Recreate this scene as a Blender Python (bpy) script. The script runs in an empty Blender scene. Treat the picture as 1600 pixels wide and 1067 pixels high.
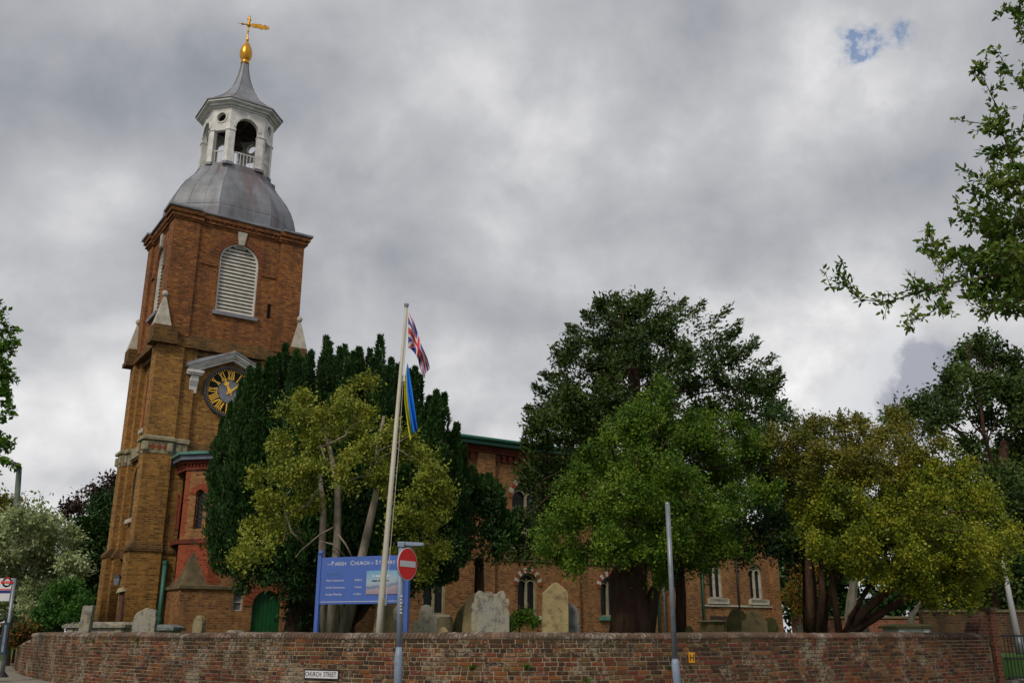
import bpy, math, random
import numpy as np
from mathutils import Vector, Matrix
from mathutils.geometry import tessellate_polygon
PI = math.pi
random.seed(5)
rng = np.random.default_rng(11)
sc = bpy.context.scene
COL = sc.collection

# ------------------------------------------------------------------ camera
FPX, CX, CY = 1440.0, 800.0, 533.5
PITCH = math.atan(454 / 1440.0)
EYE = 1.56
cam_d = bpy.data.cameras.new('camera')
cam = bpy.data.objects.new('camera', cam_d)
COL.objects.link(cam)
cam.location = (0, 0, EYE)
cam.rotation_euler = (PI / 2 + PITCH, 0, 0)
cam_d.sensor_width = 36
cam_d.lens = 36 * FPX / 1600
cam_d.clip_end = 5000
sc.camera = cam


def at(x, y, Y):
    """point at forward distance Y seen in direction (x, y) of the survey photograph"""
    a, b = x - CX, CY - y
    cp, sp = math.cos(PITCH), math.sin(PITCH)
    r = (a, FPX * cp - b * sp, FPX * sp + b * cp)
    t = Y / r[1]
    return Vector((r[0] * t, Y, r[2] * t + EYE))


# ------------------------------------------------------------------ node helper
class NT:
    def __init__(s, tree):
        s.t = tree

    def n(s, typ, props=None, **inp):
        nd = s.t.nodes.new('ShaderNode' + typ)
        if props:
            for k, v in props.items():
                setattr(nd, k, v)
        for k, v in inp.items():
            key = int(k[1:]) if k[0] == 'i' and k[1:].isdigit() else k.replace('_', ' ')
            sock = nd.inputs[key]
            if isinstance(v, bpy.types.NodeSocket):
                s.t.links.new(v, sock)
            elif isinstance(v, bpy.types.Node):
                s.t.links.new(v.outputs[0], sock)
            else:
                sock.default_value = v
        return nd

    def ramp(s, fac, stops, interp='LINEAR'):
        r = s.n('ValToRGB', Fac=fac)
        e = r.color_ramp.elements
        r.color_ramp.interpolation = interp
        while len(e) < len(stops):
            e.new(0.5)
        for i, (p, c) in enumerate(stops):
            e[i].position = p
            if not isinstance(c, (tuple, list)):
                c = (c, c, c)
            e[i].color = (*c[:3], 1)
        return r.outputs[0]

    def mix(s, f, a, b, blend='MIX'):
        m = s.n('Mix', {'data_type': 'RGBA', 'blend_type': blend})
        for sock, v in ((m.inputs[0], f), (m.inputs[6], a), (m.inputs[7], b)):
            if isinstance(v, bpy.types.NodeSocket):
                s.t.links.new(v, sock)
            elif isinstance(v, (tuple, list)):
                sock.default_value = (*v[:3], 1)
            else:
                sock.default_value = v
        return m.outputs[2]

    def math(s, op, a, b=0.0, c=0.0, clamp=False):
        return s.n('Math', {'operation': op, 'use_clamp': clamp}, i0=a, i1=b, i2=c).outputs[0]


# ------------------------------------------------------------------ world
SUN_EL, SUN_AZ = math.radians(42), math.radians(205)   # azimuth clockwise from +Y
world = bpy.data.worlds.new('World')
sc.world = world
world.use_nodes = True
W = NT(world.node_tree)
world.node_tree.nodes.clear()
sky = W.n('TexSky')
sky.sky_type = 'NISHITA'
sky.sun_disc = False
sky.sun_elevation = SUN_EL
sky.sun_rotation = SUN_AZ
bg_sky = W.n('Background', Color=sky, Strength=0.12)
tc = W.n('TexCoord').outputs['Generated']
sep = W.n('SeparateXYZ', Vector=tc)
zz = W.math('ADD', W.math('MAXIMUM', sep.outputs[2], 0.0), 0.45)
px_ = W.math('DIVIDE', sep.outputs[0], zz)
py_ = W.math('DIVIDE', sep.outputs[1], zz)
pl = W.n('CombineXYZ', X=px_, Y=py_, Z=0.0).outputs[0]
n1 = W.n('TexNoise', Vector=pl, Scale=1.9, Detail=3.5, Roughness=0.5, Distortion=0.35).outputs[0]
pl2 = W.n('Mapping', Vector=pl, Location=(3.1, 7.7, 1.3)).outputs[0]
n2 = W.n('TexNoise', Vector=pl2, Scale=4.6, Detail=8, Roughness=0.5, Distortion=0.2).outputs[0]
n3 = W.n('TexNoise', Vector=pl2, Scale=9.0, Detail=6, Roughness=0.5, Distortion=0.2).outputs[0]
nd = W.n('TexNoise', Vector=tc, Scale=7.0, Detail=9, Roughness=0.56, Distortion=0.15).outputs[0]
nf = W.n('TexNoise', Vector=tc, Scale=16.0, Detail=8, Roughness=0.6).outputs[0]
cl = W.math('MULTIPLY_ADD', n1, 0.40, W.math('MULTIPLY_ADD', n2, 0.26, W.math('MULTIPLY_ADD', n3, 0.06, W.math('MULTIPLY', nd, 0.28))))


nh = W.n('TexNoise', Vector=tc, Scale=55.0, Detail=6, Roughness=0.62).outputs[0]


def sky_blob(px, py, rad_px, gain, noisy=0.0, fine=False):
    d = (at(px, py, 10.0) - Vector((0, 0, EYE))).normalized()
    dv = W.n('VectorMath', {'operation': 'DOT_PRODUCT'}, i0=tc, i1=tuple(d)).outputs['Value']
    c = math.cos(math.atan(rad_px / 1500.0))
    q = W.math('DIVIDE', W.math('SUBTRACT', 1.0, dv), 1 - c)
    if noisy:
        q = W.math('MULTIPLY_ADD', W.math('SUBTRACT', nh if fine else W.math('MULTIPLY_ADD', nd, 0.4, W.math('MULTIPLY', nf, 0.6)), 0.5), noisy, q)
        q = W.math('MAXIMUM', q, 0.0)
    return W.math('MULTIPLY', W.math('EXPONENT', W.math('MULTIPLY', q, -1.0)), gain)


for b in ((1400, 110, 110, .13, 3), (1270, 60, 60, .07, 3), (1300, 470, 170, .09, 3), (1330, 610, 130, .10, 3),
          (90, 330, 130, .06, 1.5), (200, 270, 80, .05, 1.5), (60, 720, 200, .08, 1.0), (800, 110, 120, .05, 2.0),
          (1160, 230, 110, .06, 2.0), (640, 560, 200, .06, 1.0), (1000, 380, 160, .05, 2), (1180, 600, 120, .05, 1.0),
          (1440, 590, 75, -.15, 1.2), (1130, 330, 110, -.05, 1.5), (250, 120, 220, -.05, 1.0), (540, 300, 160, -.04, 1.0),
          (700, 360, 130, -.04, 1.0), (1450, 320, 130, -.05, 1.5), (960, 60, 140, -.03, 1), (100, 560, 120, -.03, 1)):
    cl = W.math('ADD', cl, sky_blob(*b))
cl = W.math('MULTIPLY_ADD', W.math('SUBTRACT', cl, 0.47), 2.25, 0.52)
cloud_col = W.ramp(cl, [(0.15, (0.195, 0.21, 0.24)), (0.36, (0.265, 0.28, 0.31)), (0.50, (0.345, 0.352, 0.378)),
                        (0.64, (0.43, 0.435, 0.455)), (0.82, (0.60, 0.60, 0.61)), (1.0, (0.80, 0.80, 0.80))])
# the one well defined dark cumulus low on the right, with its bright edge
cu = W.math('MAXIMUM', sky_blob(1455, 580, 48, 1.0, 7), sky_blob(1430, 640, 56, 1.0, 7))
rim = W.ramp(W.math('MAXIMUM', sky_blob(1405, 570, 56, 1.0, 4.0), sky_blob(1335, 620, 48, 1.0, 4.0)), [(0.28, 0.0), (0.50, 0.75)])
cloud_col = W.mix(rim, cloud_col, (0.60, 0.61, 0.63))
cloud_col = W.mix(W.ramp(cu, [(0.26, 0.0), (0.50, 0.8)]), cloud_col, (0.27, 0.285, 0.34))
bg_cl = W.n('Background', Color=cloud_col, Strength=1.0)
hole = W.math('ADD', sky_blob(1338, 68, 24, 1.2, 8.0, True), sky_blob(1403, 50, 18, 1.2, 8.0, True))
hole = W.math('MULTIPLY', W.math('SUBTRACT', hole, 0.12), 0.95, clamp=True)
hole = W.math('ADD', hole, W.math('MULTIPLY', W.math('LESS_THAN', cl, 0.02), 1.0))
hole = W.math('SUBTRACT', 1.0, W.math('MULTIPLY', hole, 0.85, clamp=True), clamp=True)
mixw = W.n('MixShader', i0=hole, i1=bg_sky, i2=bg_cl)
W.n('OutputWorld', Surface=mixw)

sun_d = bpy.data.lights.new('sun', 'SUN')
sun_d.energy = 1.5
sun_d.angle = math.radians(14)
sun_d.color = (1.0, 0.93, 0.80)
sun = bpy.data.objects.new('sun', sun_d)
COL.objects.link(sun)
sdir = Vector((math.sin(SUN_AZ) * math.cos(SUN_EL), math.cos(SUN_AZ) * math.cos(SUN_EL), math.sin(SUN_EL)))
sun.rotation_euler = sdir.to_track_quat('Z', 'Y').to_euler()
sun.location = (-20, -30, 40)
sc.view_settings.view_transform = 'Standard'
sc.view_settings.look = 'None'
sc.view_settings.gamma = 1
sc.view_settings.exposure = 0.28
sc.view_settings.use_curve_mapping = False


# ------------------------------------------------------------------ materials
def new_mat(name):
    m = bpy.data.materials.new(name)
    m.use_nodes = True
    m.node_tree.nodes.clear()
    return m, NT(m.node_tree)


def fin(T, col, rough=0.8, metal=0.0, bump=None, bstr=0.3, bdist=0.02, spec=0.4):
    p = T.n('BsdfPrincipled', Roughness=rough, Metallic=metal)
    p.inputs['Specular IOR Level'].default_value = spec
    if isinstance(col, bpy.types.NodeSocket):
        T.t.links.new(col, p.inputs['Base Color'])
    else:
        p.inputs['Base Color'].default_value = (*col[:3], 1)
    if bump is not None:
        b = T.n('Bump', Strength=bstr, Distance=bdist, Height=bump)
        T.t.links.new(b.outputs[0], p.inputs['Normal'])
    T.n('OutputMaterial', Surface=p)


def simple(name, col, rough=0.7, metal=0.0, var=0.25, scale=6.0, bstr=0.15, spec=0.4, dirt=None, dirt_amt=0.5):
    m, T = new_mat(name)
    P = T.n('NewGeometry').outputs['Position']
    n = T.n('TexNoise', Vector=P, Scale=scale, Detail=6, Roughness=0.6).outputs[0]
    d = dirt or tuple(c * (1 - var) ** 2 for c in col)
    f = T.ramp(n, [(0.38, 0.0), (0.68, dirt_amt if dirt else 1.0)])
    c = T.mix(f, col, d)
    fin(T, c, rough, metal, bump=n, bstr=bstr, spec=spec)
    return m


def brick_mat(name, cols, mortar, soot=(0.03, 0.025, 0.02), soot_amt=0.5, w=0.225, h=0.075, msz=0.010, sc_noise=0.5):
    m, T = new_mat(name)
    uv = T.n('UVMap').outputs[0]
    P = T.n('NewGeometry').outputs['Position']
    b = T.n('TexBrick', {'offset': 0.5, 'squash': 1.0}, Vector=uv, Color1=(0, 0, 0, 1), Color2=(1, 1, 1, 1), Mortar=(0.5, 0.5, 0.5, 1),
            Scale=1.0, Mortar_Size=msz * 1.3, Mortar_Smooth=0.1, Bias=0.0, Brick_Width=w, Row_Height=h)
    # a random value for every brick
    per = T.n('TexWhiteNoise', {'noise_dimensions': '2D'}, Vector=T.n('VectorMath', {'operation': 'FLOOR'},
              i0=T.n('VectorMath', {'operation': 'DIVIDE'}, i0=uv, i1=(w * .5, h, 1)).outputs[0]).outputs[0]).outputs[0]
    val = T.mix(0.45, b.outputs['Color'], T.n('CombineXYZ', X=per, Y=per, Z=per).outputs[0])
    big = T.n('TexNoise', Vector=P, Scale=sc_noise, Detail=5, Roughness=0.65).outputs[0]
    bv = T.math('MULTIPLY_ADD', T.n('RGBToBW', Color=val).outputs[0], 0.95, 0.04)
    bv = T.math('MULTIPLY_ADD', T.math('SUBTRACT', big, 0.5), 1.0, bv, clamp=True)
    n = len(cols)
    c = T.ramp(bv, [(0.1 + 0.8 * i / (n - 1), cols[i]) for i in range(n)])
    c = T.mix(b.outputs['Fac'], c, mortar)
    st = T.n('TexNoise', Vector=T.n('Mapping', Vector=P, Scale=(1.6, 1.6, 0.35)).outputs[0], Scale=1.3, Detail=7, Roughness=0.7).outputs[0]
    c = T.mix(T.ramp(st, [(0.47, 0.0), (0.66, soot_amt)]), c, soot)
    fine = T.n('TexNoise', Vector=P, Scale=25, Detail=3).outputs[0]
    c = T.mix(0.25, c, T.mix(fine, (0.1, 0.1, 0.1), (1, 1, 1)), 'OVERLAY')
    fin(T, c, 0.9, bump=T.math('SUBTRACT', fine, b.outputs['Fac']), bstr=0.5, bdist=0.01, spec=0.2)
    return m


def leaf_mat(name, cols, rough=0.55, trans=0.25, nscale=0.8, namp=0.9):
    m, T = new_mat(name)
    g = T.n('NewGeometry')
    ri = g.outputs['Random Per Island']
    big = T.n('TexNoise', Vector=g.outputs['Position'], Scale=nscale, Detail=4, Roughness=0.6).outputs[0]
    f = T.math('MULTIPLY_ADD', T.math('SUBTRACT', big, 0.5), namp * 2, T.math('MULTIPLY_ADD', ri, 0.5, 0.25), clamp=True)
    n = len(cols)
    c = T.ramp(f, [(0.05 + 0.9 * i / (n - 1), cols[i]) for i in range(n)])
    p = T.n('BsdfPrincipled', Base_Color=c, Roughness=rough)
    p.inputs['Specular IOR Level'].default_value = 0.25
    t = T.n('BsdfTranslucent', Color=T.mix(0.5, c, (0.25, 0.35, 0.05), 'SOFT_LIGHT'))
    mx = T.n('MixShader', i0=trans, i1=p, i2=t)
    T.n('OutputMaterial', Surface=mx)
    return m


def bark_mat(name, c1, c2, scale=8):
    m, T = new_mat(name)
    P = T.n('NewGeometry').outputs['Position']
    n = T.n('TexNoise', Vector=T.n('Mapping', Vector=P, Scale=(1, 1, 0.18)).outputs[0], Scale=scale, Detail=6, Roughness=0.7).outputs[0]
    n2 = T.n('TexNoise', Vector=P, Scale=3, Detail=3).outputs[0]
    c = T.mix(T.ramp(n, [(0.35, 0.0), (0.65, 1.0)]), c1, c2)
    c = T.mix(T.ramp(n2, [(0.5, 0.0), (0.75, 0.5)]), c, (0.05, 0.07, 0.03))
    fin(T, c, 0.95, bump=n, bstr=0.9, bdist=0.05, spec=0.1)
    return m


M = {}
M['arch_brick'] = brick_mat('arch_brick', [(0.16, 0.045, 0.02), (0.30, 0.085, 0.035)], (0.15, 0.08, 0.04))
M['grime_brick'] = brick_mat('grime_brick', [(0.05, 0.028, 0.010), (0.13, 0.06, 0.018), (0.22, 0.10, 0.028)], (0.14, 0.09, 0.035), soot_amt=0.6)
M['tower_brick'] = brick_mat('tower_brick', [(0.11, 0.045, 0.014), (0.20, 0.082, 0.020), (0.33, 0.145, 0.030), (0.43, 0.21, 0.05)], (0.26, 0.165, 0.06), soot_amt=0.38)
M['belfry_brick'] = brick_mat('belfry_brick', [(0.09, 0.030, 0.012), (0.19, 0.058, 0.019), (0.29, 0.095, 0.026), (0.38, 0.155, 0.04)], (0.18, 0.10, 0.045), soot_amt=0.45)
M['band_brick'] = brick_mat('band_brick', [(0.07, 0.04, 0.015), (0.17, 0.085, 0.028), (0.25, 0.13, 0.04)], (0.16, 0.11, 0.05), soot_amt=0.6)
M['nave_brick'] = brick_mat('nave_brick', [(0.10, 0.038, 0.014), (0.21, 0.075, 0.022), (0.30, 0.12, 0.032), (0.38, 0.17, 0.05)], (0.22, 0.14, 0.08), soot_amt=0.4)
M['red_brick'] = brick_mat('red_brick', [(0.17, 0.024, 0.012), (0.30, 0.042, 0.018), (0.36, 0.068, 0.025)], (0.20, 0.09, 0.045), soot_amt=0.3)
M['dark_red_brick'] = brick_mat('dark_red_brick', [(0.08, 0.012, 0.008), (0.17, 0.03, 0.015), (0.24, 0.05, 0.02)], (0.10, 0.04, 0.03), soot_amt=0.5)
M['far_brick'] = brick_mat('far_brick', [(0.10, 0.03, 0.015), (0.22, 0.05, 0.025), (0.3, 0.1, 0.04)], (0.2, 0.13, 0.09), soot_amt=0.6)
M['ramp_dark'] = brick_mat('ramp_dark', [(0.05, 0.02, 0.012), (0.10, 0.045, 0.022), (0.15, 0.07, 0.03)], (0.10, 0.08, 0.05), soot_amt=.7)
M['stone'] = simple('stone', (0.34, 0.29, 0.18), 0.85, scale=5, dirt=(0.12, 0.12, 0.07), dirt_amt=0.8)
M['pale_stone'] = simple('pale_stone', (0.50, 0.46, 0.38), 0.8, scale=4, dirt=(0.22, 0.2, 0.14), dirt_amt=0.7)
M['plinth_stone'] = simple('plinth_stone', (0.16, 0.12, 0.06), 0.9, scale=3, dirt=(0.05, 0.04, 0.025), dirt_amt=0.9)
M['white_paint'] = simple('white_paint', (0.72, 0.71, 0.67), 0.5, scale=3, dirt=(0.40, 0.38, 0.33), dirt_amt=0.7)
M['bare_white'] = simple('bare_white', (0.55, 0.52, 0.46), 0.7, scale=4, dirt=(0.33, 0.30, 0.24), dirt_amt=0.7)
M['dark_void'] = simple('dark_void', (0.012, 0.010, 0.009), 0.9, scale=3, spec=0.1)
M['dark_timber'] = simple('dark_timber', (0.05, 0.032, 0.02), 0.9, scale=3)
M['gold'] = simple('gold', (0.72, 0.36, 0.04), 0.32, 0.75, scale=6, dirt=(0.30, 0.13, 0.02), dirt_amt=0.6)
M['gold_paint'] = simple('gold_paint', (0.90, 0.52, 0.06), 0.5, 0.0, scale=9, dirt=(0.7, 0.38, 0.04), dirt_amt=0.5)
M['clock_rim'] = simple('clock_rim', (0.06, 0.065, 0.08), 0.5, scale=4)
M['clock_black'] = simple('clock_black', (0.010, 0.010, 0.012), 0.6, scale=4, spec=0.15)
M['clock_grey'] = simple('clock_grey', (0.22, 0.23, 0.27), 0.5, scale=3)
M['green_paint'] = simple('green_paint', (0.02, 0.115, 0.075), 0.5, scale=5, dirt=(0.04, 0.12, 0.1), dirt_amt=0.6)
M['green_pale'] = simple('green_pale', (0.09, 0.25, 0.19), 0.5, scale=5)
M['door_green'] = simple('door_green', (0.008, 0.085, 0.022), 0.45, scale=3, dirt=(0.005, 0.05, 0.015), dirt_amt=0.8)
M['blue_grey_lead'] = simple('blue_grey_lead', (0.12, 0.15, 0.20), 0.55, scale=4)
M['glass_dark'] = simple('glass_dark', (0.012, 0.013, 0.017), 0.3, scale=2, spec=0.35)
M['lattice_lead'] = simple('lattice_lead', (0.10, 0.11, 0.12), 0.5, scale=5)
M['slate'] = simple('slate', (0.10, 0.10, 0.11), 0.7, scale=3)
M['galvanised'] = simple('galvanised', (0.24, 0.27, 0.30), 0.45, 0.35, scale=10, dirt=(0.16, 0.18, 0.20), dirt_amt=0.8)
M['grey_blue_post'] = simple('grey_blue_post', (0.25, 0.31, 0.40), 0.5, 0.1, scale=8, dirt=(0.17, 0.21, 0.28), dirt_amt=0.7)
M['lamp_green'] = simple('lamp_green', (0.10, 0.13, 0.10), 0.55, scale=4)
M['cream_paint'] = simple('cream_paint', (0.50, 0.47, 0.39), 0.5, scale=3, dirt=(0.42, 0.36, 0.27), dirt_amt=0.6)
M['sign_red'] = simple('sign_red', (0.72, 0.012, 0.010), 0.4, scale=2, var=0.05)
M['sign_white'] = simple('sign_white', (0.66, 0.66, 0.68), 0.45, scale=4, var=0.05)
M['sign_blue'] = simple('sign_blue', (0.075, 0.145, 0.46), 0.4, scale=2, dirt=(0.06, 0.12, 0.38), dirt_amt=0.6)
M['navy'] = simple('navy', (0.01, 0.03, 0.17), 0.4, scale=2, var=0.05)
M['case_blue'] = simple('case_blue', (0.02, 0.045, 0.07), 0.4, scale=3)
M['black_metal'] = simple('black_metal', (0.012, 0.012, 0.013), 0.5, scale=5)
M['plate_black'] = simple('plate_black', (0.015, 0.014, 0.016), 0.5, scale=5)
M['hydrant_yellow'] = simple('hydrant_yellow', (0.75, 0.33, 0.01), 0.4, scale=5, var=0.1)
M['flag_red'] = simple('flag_red', (0.65, 0.05, 0.05), 0.8, scale=5, var=0.1)
M['flag_white'] = simple('flag_white', (0.68, 0.67, 0.72), 0.8, scale=5, var=0.1)
M['flag_navy'] = simple('flag_navy', (0.05, 0.06, 0.32), 0.8, scale=5, var=0.1)
M['flag_blue'] = simple('flag_blue', (0.01, 0.22, 0.78), 0.8, scale=5, var=0.1)
M['flag_yellow'] = simple('flag_yellow', (0.62, 0.56, 0.01), 0.8, scale=5, var=0.1)
M['asphalt'] = simple('asphalt', (0.05, 0.05, 0.052), 0.9, scale=30)
M['pavement'] = simple('pavement', (0.26, 0.235, 0.19), 0.9, scale=6)
M['kerb'] = simple('kerb', (0.32, 0.31, 0.28), 0.9, scale=6)
M['road_paint'] = simple('road_paint', (0.6, 0.5, 0.1), 0.7, scale=10)
M['grass'] = simple('grass', (0.06, 0.14, 0.02), 0.9, scale=1.5, dirt=(0.03, 0.07, 0.012), dirt_amt=0.8)
M['soil'] = simple('soil', (0.05, 0.04, 0.025), 0.95, scale=2)
M['rust'] = simple('rust', (0.09, 0.04, 0.022), 0.8, scale=8)
M['bark_dark'] = bark_mat('bark_dark', (0.035, 0.018, 0.012), (0.10, 0.055, 0.04))
M['bark_brown'] = bark_mat('bark_brown', (0.035, 0.018, 0.014), (0.085, 0.045, 0.035), 6)
M['bark_pale'] = bark_mat('bark_pale', (0.15, 0.12, 0.09), (0.34, 0.29, 0.23))
M['bark_grey'] = bark_mat('bark_grey', (0.10, 0.09, 0.07), (0.22, 0.19, 0.15))
M['leaf_yew'] = leaf_mat('leaf_yew', [(0.011, 0.034, 0.008), (0.025, 0.068, 0.013), (0.045, 0.102, 0.018)], trans=0.1)
M['leaf_lime'] = leaf_mat('leaf_lime', [(0.07, 0.11, 0.014), (0.18, 0.22, 0.022), (0.29, 0.31, 0.04), (0.38, 0.38, 0.055)], trans=0.25, nscale=1.3)
M['leaf_green'] = leaf_mat('leaf_green', [(0.024, 0.060, 0.006), (0.068, 0.145, 0.011), (0.135, 0.225, 0.018), (0.22, 0.29, 0.03)], trans=0.25, nscale=1.6)
M['leaf_deep'] = leaf_mat('leaf_deep', [(0.010, 0.026, 0.007), (0.022, 0.058, 0.012), (0.048, 0.102, 0.018)], trans=0.15, nscale=0.9)
M['leaf_gold'] = leaf_mat('leaf_gold', [(0.035, 0.075, 0.009), (0.13, 0.175, 0.014), (0.28, 0.30, 0.020), (0.40, 0.38, 0.034)], trans=0.22, nscale=1.8)
M['leaf_olive'] = leaf_mat('leaf_olive', [(0.044, 0.069, 0.013), (0.125, 0.138, 0.018), (0.225, 0.188, 0.025), (0.150, 0.188, 0.025)], trans=0.2, nscale=0.9)
M['leaf_dark'] = leaf_mat('leaf_dark', [(0.016, 0.036, 0.007), (0.044, 0.080, 0.013), (0.085, 0.125, 0.020)], trans=0.15, nscale=0.6)
M['leaf_rear'] = leaf_mat('leaf_rear', [(0.020, 0.042, 0.009), (0.055, 0.098, 0.017), (0.11, 0.155, 0.032)], trans=0.15, nscale=0.5)
M['leaf_near'] = leaf_mat('leaf_near', [(0.03, 0.075, 0.012), (0.075, 0.15, 0.018), (0.15, 0.22, 0.03), (0.22, 0.27, 0.05)], trans=0.35, nscale=2.0)
M['leaf_nearleft'] = leaf_mat('leaf_nearleft', [(0.035, 0.09, 0.010), (0.085, 0.19, 0.015), (0.15, 0.26, 0.025)], trans=0.3, nscale=1.5)
M['leaf_varieg'] = leaf_mat('leaf_varieg', [(0.092, 0.149, 0.046), (0.253, 0.322, 0.127), (0.437, 0.494, 0.253), (0.552, 0.575, 0.368)], trans=0.2, nscale=1.5)
M['leaf_shrub'] = leaf_mat('leaf_shrub', [(0.013, 0.058, 0.008), (0.039, 0.117, 0.013), (0.065, 0.169, 0.018)], trans=0.2)
M['leaf_purple'] = leaf_mat('leaf_purple', [(0.020, 0.010, 0.010), (0.055, 0.024, 0.020), (0.05, 0.045, 0.02)], trans=0.2)
M['leaf_orange'] = leaf_mat('leaf_orange', [(0.04, 0.06, 0.01), (0.20, 0.09, 0.015), (0.36, 0.12, 0.02), (0.25, 0.14, 0.03)], trans=0.25, nscale=1.5)
M['leaf_weed'] = leaf_mat('leaf_weed', [(0.05, 0.12, 0.01), (0.13, 0.24, 0.02)], trans=0.3)


def single_brick_mat(name, cols, dark, white, dark_z=None):
    """old brick: each brick its own colour, lime bloom and dirt patches on top"""
    m, T = new_mat(name)
    g = T.n('NewGeometry')
    P = g.outputs['Position']
    r = T.math('FRACT', T.math('ADD', g.outputs['Random Per Island'], T.math('MULTIPLY', T.n('ObjectInfo').outputs['Random'], 7.31)))
    n = len(cols)
    c = T.ramp(r, [(i / n, cols[i]) for i in range(n)], 'CONSTANT')
    f = T.n('TexNoise', Vector=P, Scale=45, Detail=5, Roughness=0.7).outputs[0]
    c = T.mix(T.ramp(f, [(0.35, 0.0), (0.7, 0.6)]), c, dark)
    f2 = T.n('TexNoise', Vector=T.n('Mapping', Vector=P, Location=(1, 8, 2)).outputs[0], Scale=16, Detail=7, Roughness=0.75).outputs[0]
    c = T.mix(T.ramp(f2, [(0.57, 0.0), (0.68, 0.5)]), c, tuple(w * .8 for w in white))
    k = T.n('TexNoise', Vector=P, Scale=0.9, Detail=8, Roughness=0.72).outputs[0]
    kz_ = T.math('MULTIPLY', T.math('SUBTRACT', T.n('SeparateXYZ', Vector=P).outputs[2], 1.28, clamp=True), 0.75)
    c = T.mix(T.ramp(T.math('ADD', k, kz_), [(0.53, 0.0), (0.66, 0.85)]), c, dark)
    k2 = T.n('TexNoise', Vector=T.n('Mapping', Vector=P, Location=(5, 3, 9)).outputs[0], Scale=1.5, Detail=10, Roughness=0.75).outputs[0]
    c = T.mix(T.ramp(T.math('MULTIPLY_ADD', f2, 0.5, T.math('MULTIPLY', k2, 0.75)), [(0.635, 0.0), (0.73, 0.85)]), c, white)
    k3 = T.n('TexNoise', Vector=T.n('Mapping', Vector=P, Location=(15, 3, 2)).outputs[0], Scale=1.1, Detail=8, Roughness=0.7).outputs[0]
    c = T.mix(T.ramp(k3, [(0.56, 0.0), (0.68, 0.55)]), c, (0.16, 0.085, 0.012))
    fin(T, c, 0.9, bump=f, bstr=0.5, bdist=0.006, spec=0.2)
    return m


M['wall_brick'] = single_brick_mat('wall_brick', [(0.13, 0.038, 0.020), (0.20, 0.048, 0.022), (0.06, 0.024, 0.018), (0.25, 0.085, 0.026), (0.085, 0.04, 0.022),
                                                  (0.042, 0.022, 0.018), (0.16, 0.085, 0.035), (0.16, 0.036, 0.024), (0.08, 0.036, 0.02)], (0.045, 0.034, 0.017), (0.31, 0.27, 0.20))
M['coping_brick'] = single_brick_mat('coping_brick', [(0.21, 0.085, 0.062), (0.27, 0.15, 0.11), (0.22, 0.07, 0.05), (0.27, 0.18, 0.14), (0.16, 0.08, 0.06)], (0.09, 0.065, 0.045), (0.38, 0.33, 0.28))
M['wall_mortar'] = simple('wall_mortar', (0.38, 0.315, 0.21), 0.95, scale=2.0, dirt=(0.14, 0.11, 0.06), dirt_amt=0.8)


def lead_mat():
    m, T = new_mat('lead')
    P = T.n('NewGeometry').outputs['Position']
    n = T.n('TexNoise', Vector=T.n('Mapping', Vector=P, Scale=(1, 1, 0.25)).outputs[0], Scale=1.6, Detail=7, Roughness=0.65).outputs[0]
    n2 = T.n('TexNoise', Vector=T.n('Mapping', Vector=P, Location=(9, 2, 1), Scale=(1, 1, 0.3)).outputs[0], Scale=1.1, Detail=6, Roughness=0.6).outputs[0]
    c = T.mix(T.ramp(n, [(0.3, 0.0), (0.7, 1.0)]), (0.13, 0.135, 0.15), (0.29, 0.30, 0.325))
    c = T.mix(T.ramp(n2, [(0.50, 0.0), (0.62, 0.65)]), c, (0.15, 0.10, 0.095))
    fin(T, c, 0.55, 0.15, bump=n, bstr=0.2)
    return m


M['lead'] = lead_mat()


def headstone_mat(name, base, lichen, dark, s=2.5):
    m, T = new_mat(name)
    P = T.n('NewGeometry').outputs['Position']
    n = T.n('TexNoise', Vector=P, Scale=s, Detail=8, Roughness=0.7).outputs[0]
    n2 = T.n('TexNoise', Vector=T.n('Mapping', Vector=P, Location=(4, 1, 7)).outputs[0], Scale=s * 2.2, Detail=8, Roughness=0.75).outputs[0]
    n3 = T.n('TexNoise', Vector=T.n('Mapping', Vector=P, Scale=(1, 1, 0.3), Location=(2, 1, 3)).outputs[0], Scale=s * 4, Detail=6, Roughness=0.7).outputs[0]
    c = T.mix(T.ramp(n, [(0.4, 0.0), (0.62, 1.0)]), base, lichen)
    c = T.mix(T.ramp(n2, [(0.5, 0.0), (0.62, 0.8)]), c, dark)
    c = T.mix(T.ramp(n3, [(0.5, 0.0), (0.7, 0.5)]), c, dark)
    fin(T, c, 0.95, bump=n2, bstr=0.7, bdist=0.03, spec=0.15)
    return m


M['hs_grey'] = headstone_mat('hs_grey', (0.30, 0.285, 0.26), (0.36, 0.32, 0.22), (0.10, 0.09, 0.08))
M['hs_tan'] = headstone_mat('hs_tan', (0.33, 0.25, 0.13), (0.40, 0.31, 0.15), (0.13, 0.10, 0.06))
M['hs_brown'] = headstone_mat('hs_brown', (0.28, 0.22, 0.13), (0.32, 0.27, 0.15), (0.09, 0.07, 0.05))
M['hs_green'] = headstone_mat('hs_green', (0.08, 0.08, 0.035), (0.12, 0.11, 0.045), (0.04, 0.04, 0.02))
M['hs_blue'] = headstone_mat('hs_blue', (0.17, 0.19, 0.21), (0.28, 0.27, 0.22), (0.08, 0.09, 0.10))
M['hs_pale'] = headstone_mat('hs_pale', (0.42, 0.36, 0.30), (0.36, 0.33, 0.24), (0.20, 0.17, 0.14))


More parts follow.
